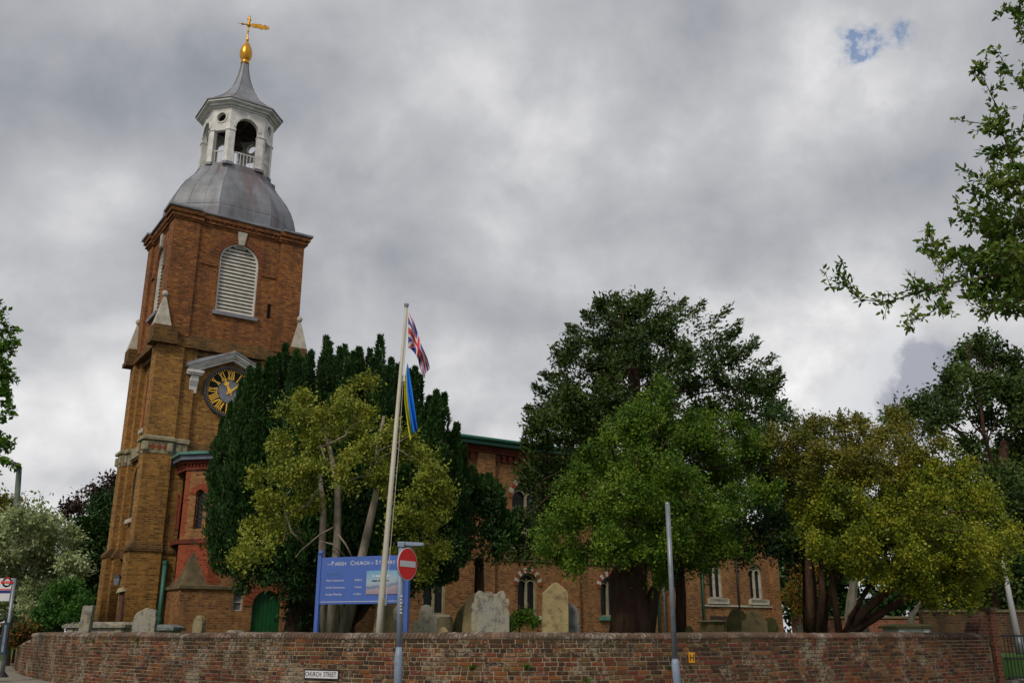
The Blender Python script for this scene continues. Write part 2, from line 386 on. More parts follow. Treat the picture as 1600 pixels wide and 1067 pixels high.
def poster_mat():
    m, T = new_mat('poster_print')
    uv = T.n('TexCoord').outputs['Generated']
    s = T.n('SeparateXYZ', Vector=uv)
    n = T.n('TexNoise', Vector=uv, Scale=5, Detail=6, Roughness=0.6).outputs[0]
    v = T.math('MULTIPLY_ADD', T.math('SUBTRACT', n, 0.5), 0.35, T.math('SUBTRACT', s.outputs[2], T.math('MULTIPLY', T.math('POWER', s.outputs[0], 2.0), 0.22)))
    c = T.ramp(v, [(0.0, (0.30, 0.24, 0.30)), (0.18, (0.38, 0.30, 0.34)), (0.27, (0.12, 0.20, 0.33)), (0.36, (0.34, 0.38, 0.44)),
                   (0.5, (0.35, 0.45, 0.50)), (0.75, (0.24, 0.42, 0.55)), (1.0, (0.15, 0.36, 0.55))])
    fin(T, c, 0.3)
    return m


M['poster'] = poster_mat()


# ------------------------------------------------------------------ mesh builder
LANT = None       # (axis x, axis y, width factor, base z, height factor, drop) for the slim lantern
DEPTH = None      # (front plane, factor): the tower is a little shallower than wide


class MB:
    def __init__(s):
        s.v, s.f, s.m = [], [], []

    def add(s, vs, fs, mi=0):
        o = len(s.v)
        s.v.extend([tuple(p) for p in vs])
        s.f.extend([tuple(i + o for i in f) for f in fs])
        s.m.extend([mi] * len(fs))
        return s

    def box(s, x0, x1, y0, y1, z0, z1, mi=0):
        return s.hexa([(x0, y0), (x1, y0), (x1, y1), (x0, y1)], z0, z1, mi)

    def hexa(s, base, z0, z1, mi=0, top=None):
        top = top or base
        n = len(base)
        vs = [(p[0], p[1], z0) for p in base] + [(p[0], p[1], z1) for p in top]
        fs = [tuple(reversed(range(n))), tuple(range(n, 2 * n))] + [(i, (i + 1) % n, n + (i + 1) % n, n + i) for i in range(n)]
        return s.add(vs, fs, mi)

    def obox(s, c, ax, half, mi=0):
        c = Vector(c)
        X, Y, Z = [Vector(a).normalized() * h for a, h in zip(ax, half)]
        vs = [c + X * i + Y * j + Z * k for k in (-1, 1) for i, j in ((-1, -1), (1, -1), (1, 1), (-1, 1))]
        return s.add(vs, [(3, 2, 1, 0), (4, 5, 6, 7), (0, 1, 5, 4), (1, 2, 6, 5), (2, 3, 7, 6), (3, 0, 4, 7)], mi)

    def tube(s, pts, rads, n=8, mi=0, cap=True):
        pts = [Vector(p) for p in pts]
        if not isinstance(rads, (list, tuple)):
            rads = [rads] * len(pts)
        vs, fs = [], []
        up = Vector((0.31, 0.17, 0.93)).normalized()
        for i, p in enumerate(pts):
            t = (pts[min(i + 1, len(pts) - 1)] - pts[max(i - 1, 0)]).normalized()
            if abs(t.dot(up)) > 0.95:
                a = t.cross(Vector((1, 0.1, 0))).normalized()
            else:
                a = t.cross(up).normalized()
            b = t.cross(a)
            for k in range(n):
                q = 2 * PI * k / n
                vs.append(p + (a * math.cos(q) + b * math.sin(q)) * rads[i])
        for i in range(len(pts) - 1):
            for k in range(n):
                fs.append((i * n + k, (i + 1) * n + k, (i + 1) * n + (k + 1) % n, i * n + (k + 1) % n))
        if cap:
            fs.append(tuple(range(n)))
            fs.append(tuple(reversed(range((len(pts) - 1) * n, len(pts) * n))))
        return s.add(vs, fs, mi)

    def lathe(s, prof, c=(0, 0), n=16, rot=0.0, mi=0):
        vs, fs = [], []
        for r, z in prof:
            for k in range(n):
                q = 2 * PI * k / n + rot
                vs.append((c[0] + r * math.cos(q), c[1] + r * math.sin(q), z))
        for i in range(len(prof) - 1):
            for k in range(n):
                fs.append((i * n + k, i * n + (k + 1) % n, (i + 1) * n + (k + 1) % n, (i + 1) * n + k))
        fs.append(tuple(reversed(range(n))))
        fs.append(tuple(range((len(prof) - 1) * n, len(prof) * n)))
        return s.add(vs, fs, mi)

    def plate(s, loops, O, U, V, t0=0.0, t1=0.1, mi=0):
        """2D outline with holes, thickness along U x V (t0 front .. t1 back measured against the normal)"""
        O, U, V = Vector(O), Vector(U).normalized(), Vector(V).normalized()
        N = U.cross(V)
        L = [[Vector((p[0], p[1], 0)) for p in lp] for lp in loops]
        tri = tessellate_polygon(L)
        flat = [p for lp in L for p in lp]
        n = len(flat)
        vs = [O + U * p.x + V * p.y - N * t0 for p in flat] + [O + U * p.x + V * p.y - N * t1 for p in flat]
        fs = []
        for t in tri:
            a, b, c = [flat[i] for i in t]
            if (b - a).cross(c - a).z < 0:
                t = (t[0], t[2], t[1])
            fs.append(tuple(t))
            fs.append((t[2] + n, t[1] + n, t[0] + n))
        o = 0
        for li, lp in enumerate(L):
            k = len(lp)
            ar = sum(lp[i].x * lp[(i + 1) % k].y - lp[(i + 1) % k].x * lp[i].y for i in range(k))
            ccw = ar > 0
            if li > 0:
                ccw = not ccw
            for i in range(k):
                a, b = o + i, o + (i + 1) % k
                fs.append((b, a, a + n, b + n) if ccw else (a, b, b + n, a + n))
            o += k
        return s.add(vs, fs, mi)

    def build(s, name, mats, parent=None, org=None, smooth=False, bevel=0.0):
        me = bpy.data.meshes.new(name)
        vs = s.v
        if DEPTH:
            vs = [(p[0], DEPTH[0] + (p[1] - DEPTH[0]) * DEPTH[1], p[2]) for p in vs]
        if LANT:
            ax_, ay_, kw, z0_, kh, dz_ = LANT
            vs = [(ax_ + (p[0] - ax_) * kw, ay_ + (p[1] - ay_) * kw, z0_ + (p[2] - z0_) * kh - dz_) for p in vs]
        if org is not None:
            vs = [(p[0] - org[0], p[1] - org[1], p[2] - org[2]) for p in vs]
        me.from_pydata(vs, [], s.f)
        if not isinstance(mats, (list, tuple)):
            mats = [mats]
        for m in mats:
            me.materials.append(M[m] if isinstance(m, str) else m)
        if len(mats) > 1:
            me.polygons.foreach_set('material_index', s.m)
        uvl = me.uv_layers.new(name='UVMap')
        uv = np.zeros((len(me.loops), 2), dtype=np.float32)
        if len(s.f) < 60000:
            for p in me.polygons:
                nrm = p.normal
                if abs(nrm.z) < 0.9:
                    t = Vector((-nrm.y, nrm.x, 0)).normalized()
                    for li in p.loop_indices:
                        co = me.vertices[me.loops[li].vertex_index].co
                        uv[li] = (co.x * t.x + co.y * t.y, co.z)
                else:
                    for li in p.loop_indices:
                        co = me.vertices[me.loops[li].vertex_index].co
                        uv[li] = (co.x, co.y)
        uvl.data.foreach_set('uv', uv.ravel())
        if smooth:
            me.polygons.foreach_set('use_smooth', [True] * len(me.polygons))
        me.update()
        o = bpy.data.objects.new(name, me)
        COL.objects.link(o)
        if parent is not None:
            o.parent = parent
        elif org is not None:
            o.location = org
        if bevel:
            md = o.modifiers.new('bevel', 'BEVEL')
            md.width = bevel
            md.segments = 2
            md.limit_method = 'ANGLE'
        return o


def tag(o, label=None, cat=None, group=None, kind=None):
    if label:
        o['label'] = label
    if cat:
        o['category'] = cat
    if group:
        o['group'] = group
    if kind:
        o['kind'] = kind
    return o


def empty(name, loc, label, cat, group=None, rz=0.0):
    e = bpy.data.objects.new(name, None)
    COL.objects.link(e)
    e.location = loc
    e.rotation_euler = (0, 0, rz)
    e.empty_display_size = 0.3
    tag(e, label, cat, group)
    return e


def inst(name, me, loc, rz=0.0, parent=None, scale=None, rx=0.0):
    o = bpy.data.objects.new(name, me)
    COL.objects.link(o)
    o.location = loc
    o.rotation_euler = (rx, 0, rz)
    if scale:
        o.scale = scale
    if parent is not None:
        o.parent = parent
    return o


def arch(w, z0, zs, n=12, x=0.0, r=None):
    """outline of a round-headed opening: width w, sill z0, springing zs"""
    r = w / 2
    pts = [(x - w / 2, z0), (x + w / 2, z0)]
    pts += [(x + r * math.cos(PI * k / n), zs + r * math.sin(PI * k / n)) for k in range(n + 1)]
    return pts


# ------------------------------------------------------------------ ground
def gz(x, y):
    return max(0.0, min(0.9, 0.022 * (y - 6.0)))


WALLPTS = [(-17.5, 34.0), (-15.3, 30.0), (-13.2, 26.5), (-10.2, 22.9), (-6.95, 20.0), (-3.6, 17.6), (-0.4, 16.3), (3.3, 17.1), (7.1, 19.7), (10.3, 22.0), (11.2, 22.72)]


def catmull(P, n=14):
    out = []
    for i in range(len(P) - 1):
        p0, p1, p2, p3 = P[max(i - 1, 0)], P[i], P[i + 1], P[min(i + 2, len(P) - 1)]
        for k in range(n):
            t = k / n
            out.append(tuple(0.5 * ((2 * b) + (c - a) * t + (2 * a - 5 * b + 4 * c - d) * t * t + (3 * b - a - 3 * c + d) * t ** 3) for a, b, c, d in zip(p0, p1, p2, p3)))
    out.append(P[-1])
    return out


WP = [Vector((x, y, 0)) for x, y in catmull(WALLPTS)]
WL = [0.0]
for i in range(1, len(WP)):
    WL.append(WL[-1] + (WP[i] - WP[i - 1]).length)


def wall_at(s):
    s = max(0.0, min(WL[-1] - 1e-4, s))
    i = int(np.searchsorted(WL, s, side='right') - 1)
    t = (WP[i + 1] - WP[i]).normalized()
    p = WP[i] + t * (s - WL[i])
    return p, t, Vector((t.y, -t.x, 0))


ys = [-60, -20, 0, 6, 10, 14, 18, 22, 26, 30, 36, 47, 80, 200, 700]
xs = [-700, -200, -60, -20, 0, 20, 60, 200, 700]
mb = MB()
mb.v = [(x, y, gz(x, y) - 0.12) for y in ys for x in xs]
mb.f = [(j * len(xs) + i, j * len(xs) + i + 1, (j + 1) * len(xs) + i + 1, (j + 1) * len(xs) + i) for j in range(len(ys) - 1) for i in range(len(xs) - 1)]
mb.m = [0] * len(mb.f)
tag(mb.build('road', 'asphalt'), kind='structure')


def strip(off0, off1, dz0, dz1, name, mat):
    """ribbon that follows the wall between two offsets in front of it, with a skirt"""
    m_ = MB()
    k = 60
    for i in range(k + 1):
        p, t, n = wall_at(WL[-1] * i / k)
        for off, dz in ((off0, dz0), (off1, dz1), (off1, -0.2)):
            q = p + n * off
            m_.v.append((q.x, q.y, gz(q.x, q.y) + dz))
    for i in range(k):
        for j in (0, 1):
            a = i * 3 + j
            m_.f.append((a, a + 1, a + 4, a + 3))
            m_.m.append(0)
    return tag(m_.build(name, mat), kind='structure')


strip(-0.1, 2.4, 0.0, 0.0, 'pavement', 'pavement')
strip(2.4, 2.53, 0.005, 0.005, 'kerb', 'kerb')
mb = MB()
for i in range(61):
    p, t, n = wall_at(WL[-1] * i / 60)
    for off in (2.9, 2.98):
        q = p + n * off
        mb.v.append((q.x, q.y, gz(q.x, q.y) - 0.112))
mb.f = [(2 * i, 2 * i + 1, 2 * i + 3, 2 * i + 2) for i in range(60)]
mb.m = [0] * 60
tag(mb.build('road_marking', 'road_paint'), kind='structure')
# paving to the right of the wall's end pillar
mb = MB().hexa([(11.75, 20.5), (22, 26), (30, 33), (24, 33), (12.0, 23.9)], 0.2, 0.50)
tag(mb.build('pavement', 'pavement'), kind='structure')

# churchyard: raised lawn behind the wall
YARD = 0.95
poly = [(p.x - n.x * 0.2, p.y - n.y * 0.2) for p, t, n in [wall_at(WL[-1] * i / 40) for i in range(41)]]
poly += [(12.2, 25.0), (40, 40), (60, 120), (-70, 120), (-60, 45), (-19, 36)]
mb = MB().plate([poly], (0, 0, YARD), (1, 0, 0), (0, 1, 0), 0.0, 1.0)
tag(mb.build('churchyard_ground', 'grass'), kind='structure')

# ------------------------------------------------------------------ CHURCH
TH = math.atan2(0.5635, 0.8261)
T0 = (-12.3, 31.0)
CB = 0.9
church = empty('church', (T0[0], T0[1], CB), 'brown brick church with tall square clock tower, lead dome and white open lantern', 'church', rz=TH)
OC = (0, 0, CB)


def cp_(mb_, name, mat, parent=None, **k):
    return mb_.build(name, mat, parent or church, OC, **k)


cx = cy = 2.36
LFT = (0, 1, 0)
DEPTH = (-0.14, 0.77)
# --- tower body
HU = 2.5
mb = MB().box(cx - 2.24, cx + 2.24, cy - 2.24, cy + 2.24, CB, 11.5)
cp_(mb, 'tower_wall', 'tower_brick')


def corners():
    return [(-1, -1), (1, -1), (-1, 1), (1, 1)]


def cornerbox(m_, sx, sy, h_out, w, z0, z1, top=None):
    a0, a1 = sorted((cx + sx * (h_out - w), cx + sx * h_out))
    b0, b1 = sorted((cy + sy * (h_out - w), cy + sy * h_out))
    base = [(a0, b0), (a1, b0), (a1, b1), (a0, b1)]
    if top is None:
        return m_.hexa(base, z0, z1)
    h2, w2 = top
    c0, c1 = sorted((cx + sx * (h2 - w2), cx + sx * h2))
    d0, d1 = sorted((cy + sy * (h2 - w2), cy + sy * h2))
    return m_.hexa(base, z0, z1, top=[(c0, d0), (c1, d0), (c1, d1), (c0, d1)])


for sx, sy in corners():
    m_ = MB()
    cornerbox(m_, sx, sy, 2.70, 1.02, CB, 4.10)
    cornerbox(m_, sx, sy, 2.52, 1.36, CB, 4.05)
    cornerbox(m_, sx, sy, 2.60, 0.92, 4.36, 7.34)
    cornerbox(m_, sx, sy, 2.44, 1.26, 4.31, 7.34)
    cornerbox(m_, sx, sy, 2.58, 0.92, 7.9, 11.2)
    cornerbox(m_, sx, sy, 2.42, 1.26, 7.9, 11.2)
    b_ = cp_(m_, 'buttress', 'tower_brick')
    m_ = MB()
    cornerbox(m_, sx, sy, 2.76, 1.10, 4.10, 4.20)
    cornerbox(m_, sx, sy, 2.75, 1.08, 4.20, 4.40, top=(2.603, 0.925))
    cornerbox(m_, sx, sy, 2.585, 1.44, 4.05, 4.16)
    cornerbox(m_, sx, sy, 2.57, 1.42, 4.16, 4.35, top=(2.443, 1.263))
    m_.build('weathering', 'grime_brick', b_)
    bpy.data.objects[m_ and b_.children[0].name].location = (0, 0, -CB)
    # stone band: rounded blocks under a cap
    m_ = MB()
    cornerbox(m_, sx, sy, 2.72, 1.10, 7.78, 7.90)
    cornerbox(m_, sx, sy, 2.70, 1.06, 7.90, 7.96, top=(2.60, 0.93))
    cornerbox(m_, sx, sy, 2.56, 1.44, 7.76, 7.93)
    cornerbox(m_, sx, sy, 2.62, 0.95, 7.34, 7.775)
    cornerbox(m_, sx, sy, 2.465, 1.30, 7.33, 7.757)
    cp_(m_, 'band_cap', 'stone', bevel=0.025)
    # blocks and little red lozenges on the two faces that look outward
    for k, (o_, w_) in enumerate(((0.0, .20), (0.80, .20), (1.1, .2))):
        for face in (0, 1):
            hh = 2.70 if k < 2 else 2.545
            c = cx + sx * (2.70 - 0.02 - o_ - w_ / 2) if face == 0 else cx + sx * (hh - 0.08)
            d = cy + sy * (hh - 0.08) if face == 0 else cy + sy * (2.70 - 0.02 - o_ - w_ / 2)
            lx, ly = (w_ / 2, 0.09) if face == 0 else (0.09, w_ / 2)
            cp_(MB().box(c - lx, c + lx, d - ly, d + ly, 7.40, 7.72), 'band_block', 'stone', bevel=0.05)
    for face in (0, 1):
        for q in (0.33, 0.55, 0.77 - .02):
            c = cx + sx * (2.70 - 0.02 - q) if face == 0 else cx + sx * 2.63
            d = cy + sy * 2.63 if face == 0 else cy + sy * (2.70 - 0.02 - q)
            U = (1, 0, 0) if face == 0 else (0, -1, 0)
            if (face == 0 and sy == 1) or (face == 1 and sx == 1):
                continue
            cp_(MB().plate([[(-.10, 0), (0, -.13), (.10, 0), (0, .13)]], (c, d, 7.56), U, (0, 0, 1), 0, 0.03), 'band_lozenge', 'red_brick')
# plinth and band courses along the four tower walls between the corners
for (z0, z1, pr, mt, nm) in ((4.0, 4.28, 0.12, 'grime_brick', 'plinth_course'), (7.42, 7.86, 0.14, 'band_brick', 'band_course'), (11.0, 11.16, 0.14, 'band_brick', 'string_course')):
    h = 2.24 + pr
    m_ = MB().box(cx - h, cx + h, cy - h, cy + h, z0, z1)
    cp_(m_, nm, mt)
m_ = MB().box(cx - 2.62, cx + 2.62, cy - 2.62, cy + 2.62, 11.2, 11.34)
m_.hexa([(cx - 2.56, cy - 2.56), (cx + 2.56, cy - 2.56), (cx + 2.56, cy + 2.56), (cx - 2.56, cy + 2.56)], 11.34, 11.72, top=[(cx - 2.42, cy - 2.42), (cx + 2.42, cy - 2.42), (cx + 2.42, cy + 2.42), (cx - 2.42, cy + 2.42)])
for sx, sy in corners():
    cornerbox(m_, sx, sy, 2.86, 0.9, 11.2, 11.36)
    cornerbox(m_, sx, sy, 2.82, 0.84, 11.36, 11.84)
cp_(m_, 'string_course', 'grime_brick')
cp_(MB().box(cx - 2.42, cx - 2.3, cy - 1.3, cy + 1.3, 7.5, 7.88), 'band_course', 'stone')
# pinnacles with ball finials
for sx, sy in corners():
    px0, py0 = cx + sx * 2.52, cy + sy * 2.52
    m_ = MB()
    r0, r1 = 0.29, 0.05
    m_.hexa([(px0 - r0, py0 - r0), (px0 + r0, py0 - r0), (px0 + r0, py0 + r0), (px0 - r0, py0 + r0)], 11.84, 12.92,
            top=[(px0 - r1, py0 - r1), (px0 + r1, py0 - r1), (px0 + r1, py0 + r1), (px0 - r1, py0 + r1)])
    p_ = cp_(m_, 'pinnacle', 'pale_stone')
    m_ = MB().lathe([(0.02, 12.93), (0.08, 12.96), (0.12, 13.05), (0.08, 13.14), (0.02, 13.17)], (px0, py0), 12)
    m_.build('ball', 'pale_stone', p_, OC, smooth=True)

# --- belfry stage
for sx, sy in corners():
    m_ = MB()
    cornerbox(m_, sx, sy, HU, 0.94, 11.62, 16.05)
    cp_(m_, 'corner_pier', 'belfry_brick')
WLW = 1.48
zb, zs_ = 12.82, 14.86
hole_ = arch(WLW, zb, zs_, 16)
for face in range(4):
    ang = face * PI / 2
    U = Vector((math.cos(ang), math.sin(ang), 0))
    N = Vector((math.sin(ang), -math.cos(ang), 0))
    O = Vector((cx, cy, 0)) + N * 2.40
    off = 0.04 if face == 0 else 0.0
    hl = [(x + off, z) for x, z in hole_]
    m_ = MB().plate([[(-1.56, 11.6), (1.56, 11.6), (1.56, 16.04), (-1.56, 16.04)], hl], O, U, (0, 0, 1), 0.0, 0.34)
    cp_(m_, 'belfry_wall', 'belfry_brick')
    # impost strings either side
    for s_ in (-1, 1):
        m_ = MB()
        m_.plate([[(s_ * 0.85 + off, 14.5), (s_ * 1.42 + off, 14.5), (s_ * 1.42 + off, 14.62), (s_ * 0.85 + off, 14.62)]], O, U, (0, 0, 1), -0.05, 0.02)
        cp_(m_, 'impost_string', 'belfry_brick')
    # arch of rubbed brick voussoirs
    for k in range(21):
        a0, a1 = PI * (k + .06) / 21, PI * (k + .94) / 21
        if 9 <= k <= 11:
            continue
        r0, r1 = WLW / 2 + 0.005, WLW / 2 + 0.30
        w_ = [(off + r0 * math.cos(a0), zs_ + r0 * math.sin(a0)), (off + r1 * math.cos(a0), zs_ + r1 * math.sin(a0)),
              (off + r1 * math.cos(a1), zs_ + r1 * math.sin(a1)), (off + r0 * math.cos(a1), zs_ + r0 * math.sin(a1))]
        if face in (0, 3):
            cp_(MB().plate([w_], O, U, (0, 0, 1), -0.015, 0.05), 'voussoir', 'arch_brick')
    cp_(MB().plate([[(off - .10, 15.55), (off + .10, 15.55), (off + .19, 16.08), (off - .19, 16.08)]], O, U, (0, 0, 1), -0.09, 0.1), 'keystone', 'pale_stone', bevel=0.01)
    m_ = MB().plate([[(off - .84, 12.66), (off + .84, 12.66), (off + .84, 12.80), (off - .84, 12.80)]], O, U, (0, 0, 1), -0.12, 0.2)
    cp_(m_, 'window_sill', 'lead')
    m_ = MB().plate([hl, arch(WLW - 0.12, zb + 0.05, zs_, 16, off)], O, U, (0, 0, 1), 0.08, 0.2)
    lw = cp_(m_, 'louvre_window', 'white_paint')
    cp_(MB().plate([arch(WLW + .05, zb, zs_, 12, off)], O, U, (0, 0, 1), 0.31, 0.33), 'dark_opening', 'dark_void')
    ns = 19
    for k in range(ns):
        z = zb + 0.10 + (zs_ + WLW / 2 - zb - 0.2) * k / (ns - 1)
        hw = WLW / 2 - 0.06
        if z > zs_:
            hw = math.sqrt(max(0.01, hw * hw - (z - zs_) ** 2))
        c = O + U * off - N * 0.19 + Vector((0, 0, z))
        sl = (N * 0.45 - Vector((0, 0, 0.89))).normalized()
        MB().obox(c, (U, sl, U.cross(sl)), (hw, 0.060, 0.010)).build('slat', 'bare_white', lw, OC)
    if face > 1 and face != 3:
        continue

# dark slots on the front, putlog scars
for a_, z_ in ((1.62 + cx, 15.1), (1.30 + cx, 12.9)):
    cp_(MB().box(a_ - .06, a_ + .06, cy - 2.43 - .0, cy - 2.39, z_, z_ + .55), 'slot', 'dark_void')

# --- cornice
m_ = MB()
for h0, h1, z0, z1 in ((2.44, 2.44, 16.03, 16.12), (2.52, 2.52, 16.12, 16.20), (2.48, 2.48, 16.20, 16.27), (2.58, 2.58, 16.27, 16.44)):
    m_.box(cx - h0, cx + h0, cy - h0, cy + h0, z0, z1)
for sx, sy in corners():
    for h0, z0, z1 in ((2.55, 16.05, 16.13), (2.62, 16.13, 16.21), (2.59, 16.21, 16.28), (2.69, 16.28, 16.443)):
        cornerbox(m_, sx, sy, h0, 1.03 + (h0 - 2.5), z0, z1)
cp_(m_, 'cornice', 'belfry_brick')
for face in (0, 3):
    ang = face * PI / 2
    U = Vector((math.cos(ang), math.sin(ang), 0)); N = Vector((math.sin(ang), -math.cos(ang), 0))
    for k in range(17):
        c = Vector((cx, cy, 16.235)) + N * 2.52 + U * (-1.4 + k * 0.175)
        cp_(MB().obox(c, (U, N, (0, 0, 1)), (0.045, 0.04, 0.033)), 'dentil', 'dark_red_brick')
m_ = MB().box(cx - 2.66, cx + 2.66, cy - 2.66, cy + 2.66, 16.446, 16.51)
for sx, sy in corners():
    cornerbox(m_, sx, sy, 2.77, 1.2, 16.45, 16.53)
cp_(m_, 'cornice_cap', 'lead')

# --- lead dome: eight-sided bell
O8 = PI / 8
ap = 1 / math.cos(O8)
m_ = MB()
prof = [(2.52, 16.51), (2.54, 16.60), (2.50, 16.64), (2.52, 16.95), (2.50, 17.25), (2.42, 17.6), (2.29, 17.95), (2.11, 18.28), (1.89, 18.58), (1.70, 18.82), (1.60, 18.98), (1.58, 19.02), (1.58, 19.18), (1.5, 19.24)]
prof = [(r * .965, z if z < 17 else 17 + (z - 17) * .955) for r, z in prof]
dome_prof = [(r * ap, z) for r, z in prof]
m_.lathe(dome_prof, (cx + .06, cy), 8, O8)
dome = cp_(m_, 'dome', 'lead')
for k in range(8):                      # rolls on hips and mid-panels
    for sub, rr in ((0, ap), (0.333, None), (0.667, None)):
        ang0 = O8 + k * PI / 4
        p = []
        for r, z in prof[2:]:
            A = Vector((math.cos(ang0), math.sin(ang0), 0)) * r * ap
            B = Vector((math.cos(ang0 + PI / 4), math.sin(ang0 + PI / 4), 0)) * r * ap
            q = A.lerp(B, sub)
            p.append((cx + .06 + q.x, cy + q.y, z))
        MB().tube(p, 0.016 if sub == 0 else 0.014, 5).build('lead_roll', 'lead', dome, OC)
m_ = MB().lathe([(2.48 * ap, 16.53), (2.48 * ap, 16.58), (2.42 * ap, 16.60)], (cx + .06, cy), 8, O8)
m_.build('base_flashing', 'blue_grey_lead', dome, OC)
for zf in (17.1,):
    r = np.interp(zf, [q[1] for q in prof], [q[0] for q in prof]) + 0.008
    m_ = MB().lathe([(r * ap, zf - .015), (r * ap + .006, zf), (r * ap - .004, zf + .015)], (cx + .06, cy), 8, O8)
    m_.build('lead_lap', 'lead', dome, OC)

# --- lantern (white, open, eight sided; wide faces square to the tower)
DEPTH = None
lx, ly = cx + 0.03, 1.86
LANT = (lx, ly, 0.925, 19.2, 0.975, 0.10)
AP = 1.38
WF = 0.76          # half width of the cardinal faces
ZL0, ZL1 = 19.190, 21.850
octo = [(AP, -WF), (AP, WF), (WF, AP), (-WF, AP), (-AP, WF), (-AP, -WF), (-WF, -AP), (WF, -AP)]
lant = cp_(MB().hexa([(lx + x * .97, ly + y * .97) for x, y in octo], 19.190, 19.330), 'lantern_floor', 'lead')
for i in range(8):
    A = Vector((lx + octo[i][0], ly + octo[i][1], 0))
    B = Vector((lx + octo[(i + 1) % 8][0], ly + octo[(i + 1) % 8][1], 0))
    U = (B - A).normalized()
    L = (B - A).length
    mid = (A + B) / 2
    wide = L > 1.15
    outer = [(-L / 2, 20.780), (L / 2, 20.780), (L / 2, ZL1 - 0.03), (-L / 2, ZL1 - 0.03)]
    if wide:
        r = L / 2 - 0.27
        head = [(-L / 2, 20.810), (-r, 20.810)] + [(r * math.cos(PI - PI * k / 12), 20.980 + r * math.sin(PI * k / 12)) for k in range(13)] + [(r, 20.810), (L / 2, 20.810), (L / 2, ZL1 - .03), (-L / 2, ZL1 - .03)]
        m_ = MB().plate([head], mid, U, (0, 0, 1), 0.02, 0.20)
        pn = cp_(m_, 'lantern_arch', 'white_paint')
        ring = [((r + .10) * math.cos(PI * k / 12), 20.980 + (r + .10) * math.sin(PI * k / 12)) for k in range(13)] + [(r * math.cos(PI - PI * k / 12), 20.980 + r * math.sin(PI * k / 12)) for k in range(13)]
        MB().plate([ring], mid, U, (0, 0, 1), -0.02, 0.05).build('archivolt', 'white_paint', pn, OC)
        MB().plate([[(-.05, 20.980 + r - .02), (.05, 20.980 + r - .02), (.08, 20.980 + r + .17), (-.08, 20.980 + r + .17)]], mid, U, (0, 0, 1), -0.05, 0.03).build('keystone', 'white_paint', pn, OC)
    else:
        m_ = MB().plate([outer, [(0.22 * math.cos(2 * PI * k / 16), 21.380 + 0.22 * math.sin(2 * PI * k / 16)) for k in range(16)]], mid, U, (0, 0, 1), 0.02, 0.20)
        pn = cp_(m_, 'lantern_panel', 'white_paint')
        c16 = lambda q: [(q * math.cos(2 * PI * k / 16), 21.380 + q * math.sin(2 * PI * k / 16)) for k in range(16)]
        MB().plate([c16(.27), c16(.21)], mid, U, (0, 0, 1), -0.01, 0.05).build('oculus_ring', 'white_paint', pn, OC)
    # piers either side of the corner
    for s_ in (-1, 1):
        pw = 0.26 if wide else 0.17
        c = mid + U * (s_ * (L / 2 - pw / 2))
        Nn = U.cross(Vector((0, 0, 1)))
        pier = cp_(MB().obox(c - Nn * 0.13 + Vector((0, 0, 20.030)), (U, Nn, (0, 0, 1)), (pw / 2, 0.13, 0.76)), 'lantern_pier', 'white_paint')
        MB().obox(c - Nn * 0.13 + Vector((0, 0, 20.815)), (U, Nn, (0, 0, 1)), (pw / 2 + .02, 0.16, 0.03)).build('capital', 'white_paint', pier, OC)
        MB().obox(c - Nn * 0.12 + Vector((0, 0, 19.290)), (U, Nn, (0, 0, 1)), (pw / 2 + .02, 0.17, 0.06)).build('pier_base', 'lead', pier, OC)
    # balustrade
    Nn = U.cross(Vector((0, 0, 1)))
    gap = L / 2 - (0.26 if wide else 0.17)
    rail = cp_(MB().obox(mid - Nn * 0.13 + Vector((0, 0, 19.890)), (U, Nn, (0, 0, 1)), (gap, 0.022, 0.02)), 'balustrade', 'white_paint')
    nb = 7 if wide else 4
    for k in range(nb):
        c = mid - Nn * 0.13 + U * (-gap + (k + 0.5) * 2 * gap / nb) + Vector((0, 0, 19.610))
        MB().obox(c, (U, Nn, (0, 0, 1)), (0.012, 0.012, 0.26)).build('baluster', 'white_paint', rail, OC)
cp_(MB().hexa([(lx + x * .86, ly + y * .86) for x, y in octo], 21.730, 21.810), 'lantern_ceiling', 'dark_timber')
for zbm in (21.330,):
    m_ = MB().box(lx - 1.15, lx + 1.15, ly - .07, ly + .07, zbm, zbm + .16).box(lx - .06, lx + .06, ly - 1.15, ly + 1.15, zbm - .0, zbm + .14)
    cp_(m_, 'bell_beam', 'dark_timber')
# bell
cp_(MB().lathe([(0.03, 21.330), (0.12, 21.250), (0.16, 21.030), (0.22, 20.830), (0.3, 20.730), (0.28, 20.710)], (lx, ly), 14), 'bell', 'dark_timber', smooth=True)


def octs(k, dz=0):
    return [(lx + x * k, ly + y * k) for x, y in octo]


m_ = MB()
m_.hexa(octs(1.02), 21.820, 21.900)
m_.hexa(octs(1.10), 21.900, 21.970)
m_.hexa(octs(1.12), 21.970, 22.010, top=octs(1.19))
m_.hexa(octs(1.20), 22.010, 22.090)
cp_(m_, 'lantern_cornice', 'white_paint')
m_ = MB()
m_.hexa(octs(1.235), 22.091, 22.140)
sp = [(1.20, 22.14), (1.06, 22.28), (0.88, 22.5), (0.70, 22.74), (0.55, 23.0), (0.43, 23.26), (0.34, 23.5), (0.27, 23.74), (0.21, 24.0), (0.16, 24.28), (0.125, 24.58), (0.105, 24.85)]
for (k0, z0), (k1, z1) in zip(sp[:-1], sp[1:]):
    b0, b1 = octs(k0), octs(k1)
    o = len(m_.v)
    m_.v += [(x, y, z0) for x, y in b0] + [(x, y, z1) for x, y in b1]
    m_.f += [(o + i, o + (i + 1) % 8, o + 8 + (i + 1) % 8, o + 8 + i) for i in range(8)]
    m_.m += [0] * 8
spire = cp_(m_, 'spirelet', 'lead')
